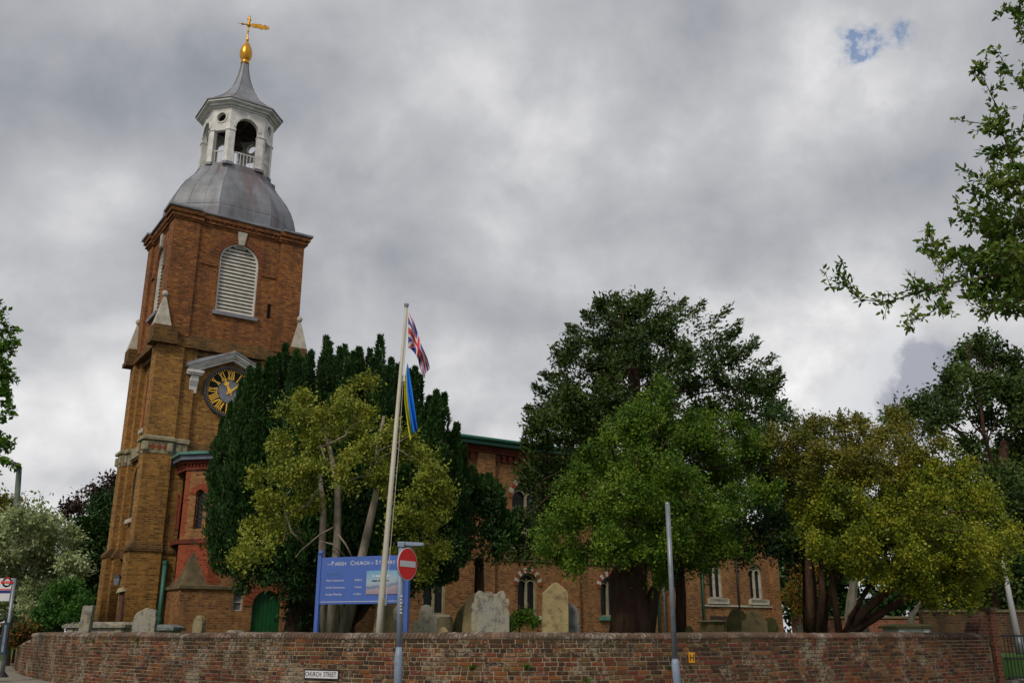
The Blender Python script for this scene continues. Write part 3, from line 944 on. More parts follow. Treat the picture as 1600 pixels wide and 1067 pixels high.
for i in range(8):
    MB().tube([(lx + octo[i][0] * k, ly + octo[i][1] * k, z) for k, z in sp], [0.025] * 6 + [0.018] * 6, 5).build('lead_roll', 'lead', spire, OC)
# gilt urn and vane
m_ = MB().lathe([(0.16, 24.83), (0.20, 24.86), (0.20, 24.93), (0.14, 24.96), (0.17, 25.03), (0.25, 25.15), (0.285, 25.33), (0.27, 25.52), (0.21, 25.72), (0.12, 25.88), (0.06, 25.97), (0.05, 26.05)], (lx, ly), 20)
cp_(m_, 'gilt_urn', 'gold', smooth=True)
m_ = MB().lathe([(0.05, 26.0), (0.075, 26.1), (0.035, 26.2), (0.03, 26.5), (0.055, 26.55), (0.035, 26.6), (0.035, 26.75), (0.08, 26.79), (0.115, 26.87), (0.08, 26.95), (0.05, 27.0), (0.065, 27.05), (0.04, 27.2), (0.05, 27.28), (0.01, 27.33)], (lx, ly), 12)
vane = cp_(m_, 'weathervane', 'gold', smooth=True)
vd = Vector((0.98, -0.35, 0)).normalized()    # feather points to the right of the street
fea = [(0.12, 0.10), (0.35, 0.11), (0.55, 0.13), (0.62, 0.06), (0.74, 0.14), (0.80, 0.06), (0.90, 0.11), (0.88, 0.02), (0.94, -0.04), (0.84, -0.08), (0.78, -0.14), (0.70, -0.08), (0.6, -0.14), (0.45, -0.1), (0.12, -0.09)]
MB().plate([fea], (lx, ly, 26.86), vd, (0, 0, 1), -0.015, 0.015).build('vane_tail', 'gold', vane, OC)
MB().tube([Vector((lx, ly, 26.87)) - vd * t for t in (0.0, 0.22, 0.30, 0.34, 0.50)], [0.03, 0.03, 0.06, 0.02, 0.004], 8).build('vane_pointer', 'gold', vane, OC)
MB().box(lx - .03, lx + .03, ly - .03, ly + .03, 27.0, 27.32).box(lx - .09, lx + .09, ly - .025, ly + .025, 27.12, 27.18).build('vane_cross', 'gold', vane, OC)

LANT = None
DEPTH = (-0.14, 0.77)
# --- clock and its hood
kx, kz = cx + 0.13, 9.86
FN = cy - 2.24          # front wall plane of the lower tower
ck = 24


def circ(r, n=48, x=0, z=0):
    return [(x + r * math.cos(2 * PI * k / n), z + r * math.sin(2 * PI * k / n)) for k in range(n)]


KO = Vector((kx, FN, kz))
X_, Z_ = Vector((1, 0, 0)), Vector((0, 0, 1))
clock = cp_(MB().plate([circ(0.93), circ(0.845)], KO, X_, Z_, -0.16, 0.0), 'clock', 'clock_rim')
MB().plate([circ(0.848)], KO, X_, Z_, -0.10, 0.0).build('clock_dial', 'clock_black', clock, OC)
for k in range(8):
    a0 = 2 * PI * k / 8 + 0.25
    seg = [(0, 0)] + [(0.42 * math.cos(a0 + (PI / 4 - .02) * j / 5), 0.42 * math.sin(a0 + (PI / 4 - .02) * j / 5)) for j in range(6)]
    MB().plate([seg], KO, X_, Z_, -0.115, -0.10).build('dial_segment', 'clock_grey', clock, OC)
for k in range(60):
    q = 2 * PI * k / 60
    MB().plate([[(-.014, -.02), (.014, -.02), (.014, .02), (-.014, .02)]], KO + X_ * math.cos(q) * 0.800 + Z_ * math.sin(q) * 0.800,
               X_ * math.sin(q) - Z_ * math.cos(q), X_ * math.cos(q) + Z_ * math.sin(q), -0.118, -0.10).build('minute_mark', 'gold_paint', clock, OC)
NUM = ['XII', 'I', 'II', 'III', 'IV', 'V', 'VI', 'VII', 'VIII', 'IX', 'X', 'XI']
GW = {'I': 0.068, 'V': 0.125, 'X': 0.135}


def bar(m_, O, U, V, x0, z0, x1, z1, w, t0=-.122, t1=-.10):
    d = Vector((x1 - x0, z1 - z0)); n = Vector((-d.y, d.x)).normalized() * w / 2
    m_.plate([[(x0 - n.x, z0 - n.y), (x1 - n.x, z1 - n.y), (x1 + n.x, z1 + n.y), (x0 + n.x, z0 + n.y)]], O, U, V, t0, t1)


for h, s_ in enumerate(NUM):
    q = PI / 2 - 2 * PI * h / 12
    R_ = X_ * math.cos(q) + Z_ * math.sin(q)
    U_ = (X_ * math.sin(q) - Z_ * math.cos(q))
    m_ = MB()
    tot = sum(GW[c] for c in s_)
    x = -tot / 2
    H2 = 0.145
    for ci, c in enumerate(s_):
        w_ = GW[c]
        xc = x + w_ / 2
        O_ = KO + R_ * 0.60
        e = ci * 0.0006
        if c == 'I':
            bar(m_, O_, U_, R_, xc, -H2, xc, H2, .038, -.122 - e)
        elif c == 'V':
            bar(m_, O_, U_, R_, xc - .038, H2, xc, -H2, .042, -.122 - e)
            bar(m_, O_, U_, R_, xc + .038, H2, xc, -H2, .022, -.1222 - e)
        else:
            bar(m_, O_, U_, R_, xc - .042, H2, xc + .042, -H2, .042, -.122 - e)
            bar(m_, O_, U_, R_, xc + .042, H2, xc - .042, -H2, .022, -.1222 - e)
        for zz_ in (-H2, H2):
            if not (c == 'V' and zz_ < 0):
                bar(m_, O_, U_, R_, xc - w_ / 2 + .004, zz_, xc + w_ / 2 - .004, zz_, .020, -.1225 - e)
        x += w_
    m_.build('numeral', 'gold_paint', clock, OC)
for nm, hr, ln, wd in (('hour_hand', 11.12, 0.50, 0.055), ('minute_hand', 8.3 / 5, 0.72, 0.045)):
    q = PI / 2 - 2 * PI * hr / 12
    R_ = X_ * math.cos(q) + Z_ * math.sin(q)
    U_ = (X_ * math.sin(q) - Z_ * math.cos(q))
    t0 = -.145 if nm == 'hour_hand' else -.165
    out = [(-wd, 0), (-wd * .45, -.16), (wd * .45, -.16), (wd, 0), (wd * .6, ln * .45), (wd * 1.9, ln * .6), (wd * 1.2, ln * .72), (wd * .5, ln * .78), (0, ln), (-wd * .5, ln * .78), (-wd * 1.2, ln * .72), (-wd * 1.9, ln * .6), (-wd * .6, ln * .45)]
    MB().plate([out], KO, U_, R_, t0, t0 + .015).build(nm, 'gold_paint', clock, OC)
MB().plate([circ(.07, 16)], KO, X_, Z_, -.18, -.10).build('hand_boss', 'gold_paint', clock, OC)

# pediment: raking boards with lead cover, brackets
pz0, pz1, pa = 10.52, 11.24, 1.60
ped = None
m_ = MB()
for s_ in (-1, 1):
    for (dz, th, pr) in ((0.0, .08, .50), (-.08, .07, .42), (-.15, .10, .30)):
        m_.hexa([(0, 0)] * 0 or [(kx, FN - pr), (kx + s_ * pa, FN - pr), (kx + s_ * pa, FN), (kx, FN)][::(1 if s_ > 0 else -1)], 0, 1)
        o = len(m_.v) - 8
        for i in range(8):
            v = m_.v[o + i]
            f_ = abs(v[0] - kx) / pa
            zt = pz1 - (pz1 - pz0) * f_ + dz
            m_.v[o + i] = (v[0], v[1], zt - (th - .002 if i < 4 else 0))
ped = cp_(m_, 'pediment', 'white_paint')
m_ = MB()
for s_ in (-1, 1):
    base = [(kx, FN - .57), (kx + s_ * (pa + .06), FN - .57), (kx + s_ * (pa + .06), FN), (kx, FN)][::(1 if s_ > 0 else -1)]
    m_.hexa(base, 0, 1)
    o = len(m_.v) - 8
    for i in range(8):
        v = m_.v[o + i]
        f_ = abs(v[0] - kx) / pa
        back = 0.22 if v[1] > FN - .1 else 0.0
        zt = pz1 - (pz1 - pz0) * f_ + .05 + back
        m_.v[o + i] = (v[0], v[1], zt - (.048 + back if i < 4 else 0))
m_.build('pediment_lead', 'lead', ped, OC)
for s_ in (-1, 1):
    c = kx + s_ * 1.32
    MB().box(c - .27, c + .27, FN - .50, FN, 10.32, 10.42).box(c - .24, c + .24, FN - .44, FN, 10.25, 10.32).build('pediment_return', 'white_paint', ped, OC)
    m2 = MB()
    m2.plate([[(0, 10.25), (-.36, 10.25), (-.33, 10.05), (-.2, 9.85), (-.16, 9.62), (0, 9.62)]], (c - .14, FN, 0), (0, 1, 0), (0, 0, 1), 0, -0.28)
    m2.build('bracket', 'white_paint', ped, OC, bevel=0.012)

# --- west face openings (foreshortened in the photo)
WO = Vector((cx - 2.24, cy, 0))
UW = Vector((0, -1, 0))


def niche(O, U, w, z0, zs, nm='lancet_window', ring='red_brick', glass='glass_dark', sill=True, rw=.16, parent=None):
    out = arch(w + 2 * rw, z0, zs, 12)
    inn = arch(w, z0, zs, 12)
    p = cp_(MB().plate([out, [(x, max(z, z0 + .001)) for x, z in inn]], O, U, (0, 0, 1), -0.05, 0.0), nm, ring)
    MB().plate([inn], O, U, (0, 0, 1), -0.012, 0.0).build('glass', glass, p, OC)
    if sill:
        MB().plate([[(-w / 2 - .2, z0 - .14), (w / 2 + .2, z0 - .14), (w / 2 + .2, z0), (-w / 2 - .2, z0)]], O, U, (0, 0, 1), -0.14, 0.0).build('sill', 'pale_stone', p, OC)
    return p


niche(WO, UW, 0.5, 8.5, 10.3)
niche(WO, UW, 1.5, 5.35, 6.5, 'west_window', 'tower_brick')
niche(WO, UW, 1.5, CB, 2.7, 'west_door', 'tower_brick', 'dark_void', sill=False)

DEPTH = None
# --- nave and aisle
NB0 = 4.6
A1, A2 = 25.8, 31.35
lows = [11.25, 15.7, 20.12]
ups = [11.25, 15.7, 20.12, 24.3]
LW = 1.04
outer = [(NB0, CB), (A1, CB), (A1, 9.05), (NB0, 9.05)]
loops = [outer] + [arch(LW, 2.22, 3.42, 12, a) for a in lows] + [arch(1.6, 5.06, 7.0, 12, a) for a in ups]
cp_(MB().plate(loops, (0, 0, 0), (1, 0, 0), (0, 0, 1), 0.0, 0.4), 'nave_wall', 'nave_brick')
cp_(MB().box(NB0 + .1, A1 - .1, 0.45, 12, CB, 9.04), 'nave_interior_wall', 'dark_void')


def wall_window(a, w, z0, zs, nm, vous=True, off_b=0.0, mull='stone', sillm='pale_stone'):
    O = Vector((a, off_b, 0))
    f = cp_(MB().plate([arch(w + .01, z0, zs, 12), arch(w - .16, z0 + .07, zs, 12)], O, (1, 0, 0), (0, 0, 1), 0.13, 0.24), nm, mull)
    MB().plate([arch(w, z0, zs, 12)], O, (1, 0, 0), (0, 0, 1), 0.25, 0.27).build('glass', 'glass_dark', f, OC)
    MB().plate([[(-.04, z0), (.04, z0), (.04, zs + w * .28), (-.04, zs + w * .28)]], O, (1, 0, 0), (0, 0, 1), 0.12, 0.23).build('mullion', mull, f, OC)
    r_ = (w - .16) / 4
    ring = lambda s_, q: [(s_ * r_ + q * math.cos(PI * k / 8), zs + q * math.sin(PI * k / 8)) for k in range(9)]
    for s_ in (-1, 1):
        MB().plate([ring(s_, r_ + .03) + ring(s_, r_ - .02)[::-1]], O, (1, 0, 0), (0, 0, 1), 0.13, 0.22).build('tracery', mull, f, OC)
    if w > 1.3:
        MB().plate([circ(.26, 16, 0, zs + w * .28), circ(.19, 16, 0, zs + w * .28)], O, (1, 0, 0), (0, 0, 1), 0.115, 0.2).build('tracery', mull, f, OC)
    MB().plate([[(-w / 2 - .1, z0 - .16), (w / 2 + .1, z0 - .16), (w / 2 + .1, z0 + .0), (-w / 2 - .1, z0 + .0)]], O, (1, 0, 0), (0, 0, 1), -0.12, 0.12).build('sill', sillm, f, OC)
    if vous:
        n_ = 13
        for k in range(n_):
            a0, a1 = PI * (k + .05) / n_, PI * (k + .95) / n_
            r0, r1 = w / 2 + .004, w / 2 + .21
            wd = [(r0 * math.cos(a0), zs + r0 * math.sin(a0)), (r1 * math.cos(a0), zs + r1 * math.sin(a0)), (r1 * math.cos(a1), zs + r1 * math.sin(a1)), (r0 * math.cos(a1), zs + r0 * math.sin(a1))]
            MB().plate([wd], O, (1, 0, 0), (0, 0, 1), -0.035, 0.05).build('voussoir', 'red_brick' if k % 2 == 0 else 'pale_stone', f, OC)
    return f


for i, a in enumerate(lows):
    wall_window(a, LW, 2.22, 3.42, 'aisle_window', sillm='green_pale' if i == 2 else 'pale_stone')
for a in ups:
    wall_window(a, 1.6, 5.06, 7.0, 'nave_window')
for a in (9.1, 13.5, 17.9, 22.35):
    cp_(MB().box(a - .43, a + .43, -.17, .0, CB, 8.75), 'pilaster', 'nave_brick')
cp_(MB().box(NB0, A1, -.05, 0, 4.4, 4.52), 'string_course', 'plinth_stone')
m_ = MB().box(NB0, A1, -.19, 0, 8.76, 8.90).box(NB0, A1, -.25, 0, 8.90, 9.04)
cp_(m_, 'nave_cornice', 'dark_red_brick')
for i in range(66):
    a = NB0 + .2 + i * .32
    if any(abs(a - q) < .5 for q in (9.1, 13.5, 17.9, 22.35)):
        continue
    cp_(MB().box(a - .09, a + .09, -.14, 0, 8.46, 8.757), 'corbel', 'dark_red_brick')
m_ = MB().box(NB0 - .1, A1 + .2, -.50, .3, 9.045, 9.20)
cp_(m_, 'eave_board', 'green_paint')
m_ = MB().tube([(NB0 - .1, -.56, 9.27), (A1 + .2, -.56, 9.27)], 0.085, 8)
cp_(m_, 'gutter', 'green_paint', smooth=True)
m_ = MB()
m_.v = [(NB0 - .1, -.55, 9.20), (A1 + .2, -.55, 9.20), (A1 + .2, 5.5, 10.0), (NB0 - .1, 5.5, 10.0), (A1 + .2, 12, 9.1), (NB0 - .1, 12, 9.1)]
m_.f = [(0, 1, 2, 3), (3, 2, 4, 5), (1, 4, 2), (0, 3, 5)]
m_.m = [0] * 4
cp_(m_, 'roof', 'slate')
# downpipes
for nm, a, b0, mt, z1 in (('downpipe', 22.95, -.1, 'green_paint', 8.9), ('downpipe', 23.3, -.1, 'galvanised', 6.5), ('downpipe', 25.7, -.2, 'green_paint', 6.0)):
    d_ = cp_(MB().tube([(a, b0, CB), (a, b0, z1)], .055, 8), nm, mt, smooth=True)
for a0, a1 in ((23.65, 24.15), (24.5, 25.45)):
    cp_(MB().box(a0, a1, -.35, 0, CB, 5.6), 'nave_buttress', 'nave_brick')

# --- vestry block at the east end
vw = [26.75, 29.6]
outer = [(A1, CB), (A2, CB), (A2, 6.6), (A1, 6.6)]
loops = [outer] + [arch(0.98, 3.12, 4.35, 10, a) for a in vw]
cp_(MB().plate(loops, (0, -.12, 0), (1, 0, 0), (0, 0, 1), 0.0, 0.4), 'vestry_wall', 'nave_brick')
cp_(MB().box(A1 + .1, A2 - .05, .3, 10, CB, 6.5), 'vestry_side_wall', 'nave_brick')
for a in vw:
    wall_window(a, .98, 3.12, 4.35, 'vestry_window', vous=False, off_b=-.12, mull='pale_stone')
    cp_(MB().box(a - .66, a + .72, -.24, -.12, 2.86, 3.10), 'window_sill_block', 'pale_stone')
cp_(MB().box(A1, A2 + .05, -.2, -.12, 2.74, 2.82), 'string_course', 'pale_stone')
cp_(MB().box(A1, A2 + .15, -.3, 10, 6.6, 6.75), 'vestry_eave', 'slate')
cp_(MB().tube([(28.15, -.2, CB), (28.15, -.2, 6.5)], .045, 8), 'downpipe', 'black_metal', smooth=True)
cp_(MB().box(30.55, 31.0, -.42, -.12, CB, 4.9), 'vestry_buttress', 'nave_brick')
cp_(MB().box(26.2, 28.0, -.16, -.12, 1.7, 2.3), 'vent_panel', 'dark_timber')

# --- stair block at the foot of the tower: square below, chamfered above, with broach
AN = 6.2
F1 = -1.84
loops = [[(1.0, CB), (AN, CB), (AN, 2.90), (1.0, 2.90)], [(2.70, 2.22), (3.02, 2.22), (3.02, 2.78), (2.70, 2.78)], [(3.34, CB + .02), (4.34, CB + .02)] + [(3.84 + .5 * math.cos(PI * k / 12), 2.38 + .5 * math.sin(PI * k / 12)) for k in range(13)]]
cp_(MB().plate(loops, (0, F1, 0), (1, 0, 0), (0, 0, 1), 0.0, 0.35), 'annex_wall', 'nave_brick')
cp_(MB().box(1.0, 1.35, F1 + .35, .05, CB, 2.90), 'annex_wall', 'nave_brick')
cp_(MB().box(1.4, AN, F1 + .4, .3, CB, 2.88), 'annex_core', 'dark_void')
ch = 0.80
plan = [(1.0, F1 + ch), (1.0 + ch, F1), (AN, F1), (AN, .12), (1.0, .12)]
up_hole = 1
m_ = MB()
m_.plate([[(1.0 + ch, 2.98), (AN, 2.98), (AN, 7.0), (1.0 + ch, 7.0)]], (0, F1, 0), (1, 0, 0), (0, 0, 1), 0, .3)
m_.plate([[(-.12, 2.98), (-(0 - F1 - ch), 2.98), (-(0 - F1 - ch), 7.0), (-.12, 7.0)][::-1]], (1.0, 0, 0), (0, -1, 0), (0, 0, 1), 0, .3)
dC = Vector((ch, -ch, 0)).normalized()
CL = ch * math.sqrt(2)
CO = Vector((1.0, F1 + ch, 0))
wc = CL * 0.52
m_.plate([[(0, 2.98), (CL, 2.98), (CL, 7.0), (0, 7.0)], arch(.30, 4.78, 5.92, 8, wc)], CO, dC, (0, 0, 1), 0, .3)
cp_(m_, 'annex_upper_wall', 'nave_brick')
cp_(MB().hexa([(1.4, -.7), (1.95, F1 + .4), (AN, F1 + .4), (AN, 0), (1.4, 0)], 2.95, 6.9), 'annex_core', 'dark_void')
# chamfer window: red arch, leaded glass
aw = cp_(MB().plate([arch(.30, 4.78, 5.92, 8), arch(.25, 4.81, 5.92, 8)], CO + dC * wc, dC, (0, 0, 1), .1, .16), 'lancet_window', 'nave_brick')
MB().plate([arch(.30, 4.78, 5.92, 8)], CO + dC * wc, dC, (0, 0, 1), .17, .19).build('glass', 'glass_dark', aw, OC)
for k in range(9):
    for s_ in (-1, 1):
        m2 = MB()
        z = 4.85 + k * .14
        bar(m2, CO + dC * wc, dC, Vector((0, 0, 1)), -s_ * .12, z, s_ * .12, z + .13, .012, .15 if s_ > 0 else .154, .158 if s_ > 0 else .162)
        m2.build('lead_came', 'lattice_lead', aw, OC)
for k in range(9):
    a0, a1 = PI * (k + .05) / 9, PI * (k + .95) / 9
    r0, r1 = .155, .36
    MB().plate([[(r0 * math.cos(a0), 5.92 + r0 * math.sin(a0)), (r1 * math.cos(a0), 5.92 + r1 * math.sin(a0)), (r1 * math.cos(a1), 5.92 + r1 * math.sin(a1)), (r0 * math.cos(a1), 5.92 + r0 * math.sin(a1))]],
               CO + dC * wc, dC, (0, 0, 1), -.02, .03).build('voussoir', 'red_brick', aw, OC)
# red quoins on the chamfer edge and lower triangle zone
m_ = MB().plate([[(0, 4.55), (.17, 4.55), (.17, 6.95), (0, 6.95)]], CO, dC, (0, 0, 1), -.006, .01)
m_.plate([[(0, 2.99), (CL, 2.99), (CL, 4.3), (0, 4.3)]], CO, dC, (0, 0, 1), -.006, .01)
m_.plate([[(1.8, 2.99), (2.25, 2.99), (1.8, 4.3)]], (0, F1, 0), (1, 0, 0), (0, 0, 1), -.006, .01)
cp_(m_, 'red_brick_quoin', 'red_brick')
niche(Vector((1.0, -.62, 0)), Vector((0, -1, 0)), .22, 4.8, 5.85, 'lancet_window', 'red_brick', sill=False, rw=.07)
# string at mid height, dentil cornice, eave
for z0, z1, e, mt, nm in ((4.32, 4.46, .05, 'dark_red_brick', 'annex_string'), (6.72, 6.84, .05, 'dark_red_brick', 'annex_cornice'), (6.93, 7.03, .12, 'dark_red_brick', 'annex_cornice')):
    e2 = e * 0.6
    cp_(MB().hexa([(1.0 - e, F1 + ch - e2), (1.0 + ch - e2, F1 - e), (AN, F1 - e), (AN, 0), (1.0 - e, 0)], z0, z1), nm, mt)
for k in range(9):
    c = CO + dC * (.07 + k * .125) + Vector((0, 0, 6.885))
    cp_(MB().obox(c, (dC, dC.cross(Vector((0, 0, 1))), (0, 0, 1)), (.035, .09, .042)), 'dentil', 'red_brick')
    cp_(MB().obox((1.0, F1 + ch + .06 + k * .11, 6.885), ((0, 1, 0), (1, 0, 0), (0, 0, 1)), (.035, .09, .042)), 'dentil', 'dark_red_brick')
e = .25; e2 = .15
cp_(MB().hexa([(1.0 - e, F1 + ch - e2), (1.0 + ch - e2, F1 - e), (AN, F1 - e), (AN, 0.1), (1.0 - e, 0.1)], 7.035, 7.20), 'annex_fascia', 'blue_grey_lead')
e = .33; e2 = .2
cp_(MB().hexa([(1.0 - e, F1 + ch - e2), (1.0 + ch - e2, F1 - e), (AN, F1 - e), (AN, 0.11), (1.0 - e, 0.11)], 7.20, 7.29), 'annex_gutter', 'green_pale')
cp_(MB().hexa([(.9, F1 + ch), (1.0 + ch, F1 - .1), (AN, F1 - .1), (AN, .12), (.9, .12)], 7.29, 7.55, top=[(1.6, -.2), (2.2, -.4), (AN, -.4), (AN, .12), (1.6, .12)]), 'annex_roof', 'lead')
# broach (stone pyramid slope over the square corner) and lower weathering
m_ = MB()
apx = (1.46, F1 + .46, 4.26)
m_.v = [(.97, F1 - .03, 2.96), (2.35, F1 - .03, 2.96), (.97, -.55, 2.96), apx, (1.9, F1 + .35, 2.96)]
m_.f = [(0, 1, 3), (2, 0, 3), (1, 4, 3), (4, 2, 3)]
m_.m = [0] * 4
cp_(m_, 'broach', 'plinth_stone')
cp_(MB().box(.93, 1.2, F1 - .07, 0, 2.88, 2.975).box(1.2, 2.9 + .3, F1 - .07, F1 + .2, 2.881, 2.973), 'annex_ledge', 'plinth_stone')
# little window and green door
w_ = cp_(MB().plate([[(2.70, 2.22), (3.02, 2.22), (3.02, 2.78), (2.70, 2.78)], [(2.74, 2.26), (2.98, 2.26), (2.98, 2.74), (2.74, 2.74)]], (0, F1, 0), (1, 0, 0), (0, 0, 1), .06, .12), 'toilet_window', 'pale_stone')
MB().plate([[(2.72, 2.24), (3.0, 2.24), (3.0, 2.76), (2.72, 2.76)]], (0, F1, 0), (1, 0, 0), (0, 0, 1), .13, .15).build('glass', 'clock_grey', w_, OC)
MB().box(2.74, 2.98, F1 + .07, F1 + .1, 2.49, 2.52).build('glazing_bar', 'pale_stone', w_, OC)
w_['label'] = 'small two-pane window left of the green door'
w_.name = 'small_window'
dr = cp_(MB().plate([[(-.5, CB)] + [(.5, CB)] + [(.5 * math.cos(PI * k / 12), 2.38 + .5 * math.sin(PI * k / 12)) for k in range(13)]], (3.84, F1, 0), (1, 0, 0), (0, 0, 1), .16, .2), 'door', 'door_green')
for k in range(7):
    x0 = -.49 + k * .14
    zt = 2.38 + math.sqrt(max(0, .25 - max(abs(x0), abs(x0 + .13)) ** 2))
    MB().plate([[(x0, CB), (x0 + .13, CB), (x0 + .13, zt), (x0, zt)]], (3.84, F1, 0), (1, 0, 0), (0, 0, 1), .14, .17).build('plank', 'door_green', dr, OC)
MB().lathe([(.01, 1.95), (.035, 1.97), (.035, 2.0), (.01, 2.02)], (4.2, F1 + .12), 10).build('handle', 'black_metal', dr, OC)
for k in range(15):
    a0, a1 = PI * (k + .06) / 15, PI * (k + .94) / 15
    r0, r1 = .51, .80
    cp_(MB().plate([[(r0 * math.cos(a0), 2.38 + r0 * math.sin(a0)), (r1 * math.cos(a0), 2.38 + r1 * math.sin(a0)), (r1 * math.cos(a1), 2.38 + r1 * math.sin(a1)), (r0 * math.cos(a1), 2.38 + r0 * math.sin(a1))]],
               (3.84, F1, 0), (1, 0, 0), (0, 0, 1), -.03, .05), 'door_voussoir', 'red_brick')
# green downpipe in the angle
dp = cp_(MB().tube([(.84, -.25, CB), (.84, -.25, 3.75)], .075, 10), 'downpipe', 'green_paint', smooth=True)
for z in (1.9, 3.7):
    MB().tube([(.84, -.25, z), (.84, -.25, z + .12)], .095, 10).build('pipe_collar', 'green_paint', dp, OC)
cp_(MB().box(.62, 1.0, .0, .4, CB, 7.3), 'link_wall', 'dark_red_brick')
cp_(MB().box(.72, .98, -.12, 0, 7.0, 7.75), 'rainwater_hopper', 'blue_grey_lead')


# ------------------------------------------------------------------ FOREGROUND BRICK WALL
wall = empty('brick_wall', (WP[70].x, WP[70].y, 0.0), 'long curved old red brick boundary wall with rounded brick coping in front of the churchyard', 'wall')
WO_ = tuple(wall.location)
WTOP = 1.455       # underside of coping
S_LEFT = None
for i, p in enumerate(WP):
    if (p.x / p.y) * 1510 + 800 > 48:
        S_LEFT = WL[i]
        break
TH_W = 0.33


def zbot(p):
    return gz(p.x, p.y) - 0.25


m_ = MB()
k = 130
rows = []
for i in range(k + 1):
    s = WL[-1] * i / k
    p, t, n = wall_at(s)
    top = WTOP if s >= S_LEFT else WTOP - 0.07 - (S_LEFT - s) * .08
    f0, b0 = p, p - n * TH_W
    rows.append([(f0.x, f0.y, zbot(p)), (f0.x, f0.y, top), (b0.x, b0.y, top), (b0.x, b0.y, zbot(p))])
for r in rows:
    m_.v += r
for i in range(k):
    for j in range(3):
        a = i * 4 + j
        m_.f.append((a, a + 4, a + 5, a + 1))
m_.f += [(0, 1, 2, 3), (k * 4 + 3, k * 4 + 2, k * 4 + 1, k * 4)]
m_.m = [0] * len(m_.f)
m_.build('mortar_core', 'wall_mortar', wall, WO_)
# brick meshes
rnd = random.Random(3)


def brick_mesh(L, D, H, nm, ch_=.004, mat='wall_brick'):
    m2 = MB()
    x, z = L / 2, H / 2
    a = [(-x, 0), (x, 0)]
    m2.v = [(-x + ch_, -D, -z + ch_), (x - ch_, -D, -z + ch_), (x - ch_, -D, z - ch_), (-x + ch_, -D, z - ch_),
            (-x, -D + ch_, -z), (x, -D + ch_, -z), (x, -D + ch_, z), (-x, -D + ch_, z),
            (-x, .03, -z), (x, .03, -z), (x, .03, z), (-x, .03, z)]
    m2.f = [(0, 1, 2, 3), (4, 5, 1, 0), (5, 6, 2, 1), (6, 7, 3, 2), (7, 4, 0, 3), (8, 9, 5, 4), (9, 10, 6, 5), (10, 11, 7, 6), (11, 8, 4, 7)]
    m2.m = [0] * 9
    return m2


RH = 0.0725
cand = []
nrow = 19
for r in range(nrow):
    zc = WTOP - RH * (r + 0.5)
    s = rnd.uniform(0, .1)
    i = r
    while s < WL[-1] - .11:
        L = 0.205 if (rnd.random() < (.75 if r % 2 else .45)) else 0.098
        L += rnd.uniform(-.008, .008)
        p, t, n = wall_at(s + L / 2)
        gap = 0.018 + rnd.uniform(-.003, .006)
        ok = zc > gz(p.x, p.y) - .05
        if s < S_LEFT and zc > WTOP - 0.1 - (S_LEFT - s) * .08:
            ok = False
        if ok:
            cand.append((p, t, n, L, zc + rnd.uniform(-.003, .003), rnd.uniform(.002, .012), rnd.uniform(-.012, .012)))
        s += L + gap


def pix(p, z):
    dz = z - EYE
    d = p.y * math.cos(PITCH) + dz * math.sin(PITCH)
    w_ = dz * math.cos(PITCH) - p.y * math.sin(PITCH)
    return CX + FPX * p.x / d, CY - FPX * w_ / d


def score(c):
    x, y = pix(c[0], c[4])
    if not (5 < x < 1590 and y < 1066):
        return 1e9
    return c[0].y + (0 if c[3] > .15 else 3.0)


order = sorted(range(len(cand)), key=lambda i: score(cand[i]))
big = set(order[:300])
meshes = {}
for key, L in (('stretcher', .205), ('header', .098)):
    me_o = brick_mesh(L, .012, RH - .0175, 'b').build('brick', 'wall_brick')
    meshes[key] = me_o.data
    bpy.data.objects.remove(me_o)
rest = MB()
for i, (p, t, n, L, z, prd, tw) in enumerate(cand):
    rz = math.atan2(t.y, t.x)
    if i in big:
        key = 'stretcher' if L > .15 else 'header'
        q = p + n * (prd - .004)
        inst('brick', meshes[key], (q.x - WO_[0], q.y - WO_[1], z - WO_[2]), rz + tw, wall, (L / (.205 if L > .15 else .098), 1, rnd.uniform(.94, 1.05)))
    else:
        c_, s_ = math.cos(rz + tw), math.sin(rz + tw)
        bm_ = brick_mesh(L, .012, RH - .0175, 'b')
        q = p + n * (prd - .004)
        rest.add([(q.x + v[0] * c_ - v[1] * s_, q.y + v[0] * s_ + v[1] * c_, z + v[2]) for v in bm_.v], bm_.f)
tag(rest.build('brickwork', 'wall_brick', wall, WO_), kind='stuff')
# coping: bricks on edge with rounded top
cop = MB()
cprof = [(.025, -.0), (.030, .03), (.015, .065), (-.04, .092), (-.13, .105), (-.22, .098), (-.31, .07), (-.355, .03), (-.355, 0)]
NC = 5


def coping_shape(L):
    m2 = MB()
    k = len(cprof)
    for sx in (-L / 2, -L / 2 + .006, L / 2 - .006, L / 2):
        e = .004 if abs(sx) == L / 2 else 0
        for y, z in cprof:
            m2.v.append((sx, -(y - e if y > 0 else y), z - (e if z > 0 else 0)))
    for i in range(3):
        for j in range(k - 1):
            a = i * k + j
            m2.f.append((a, a + k, a + k + 1, a + 1))
    m2.f += [tuple(range(k)), tuple(reversed(range(3 * k, 4 * k)))]
    m2.m = [0] * len(m2.f)
    return m2


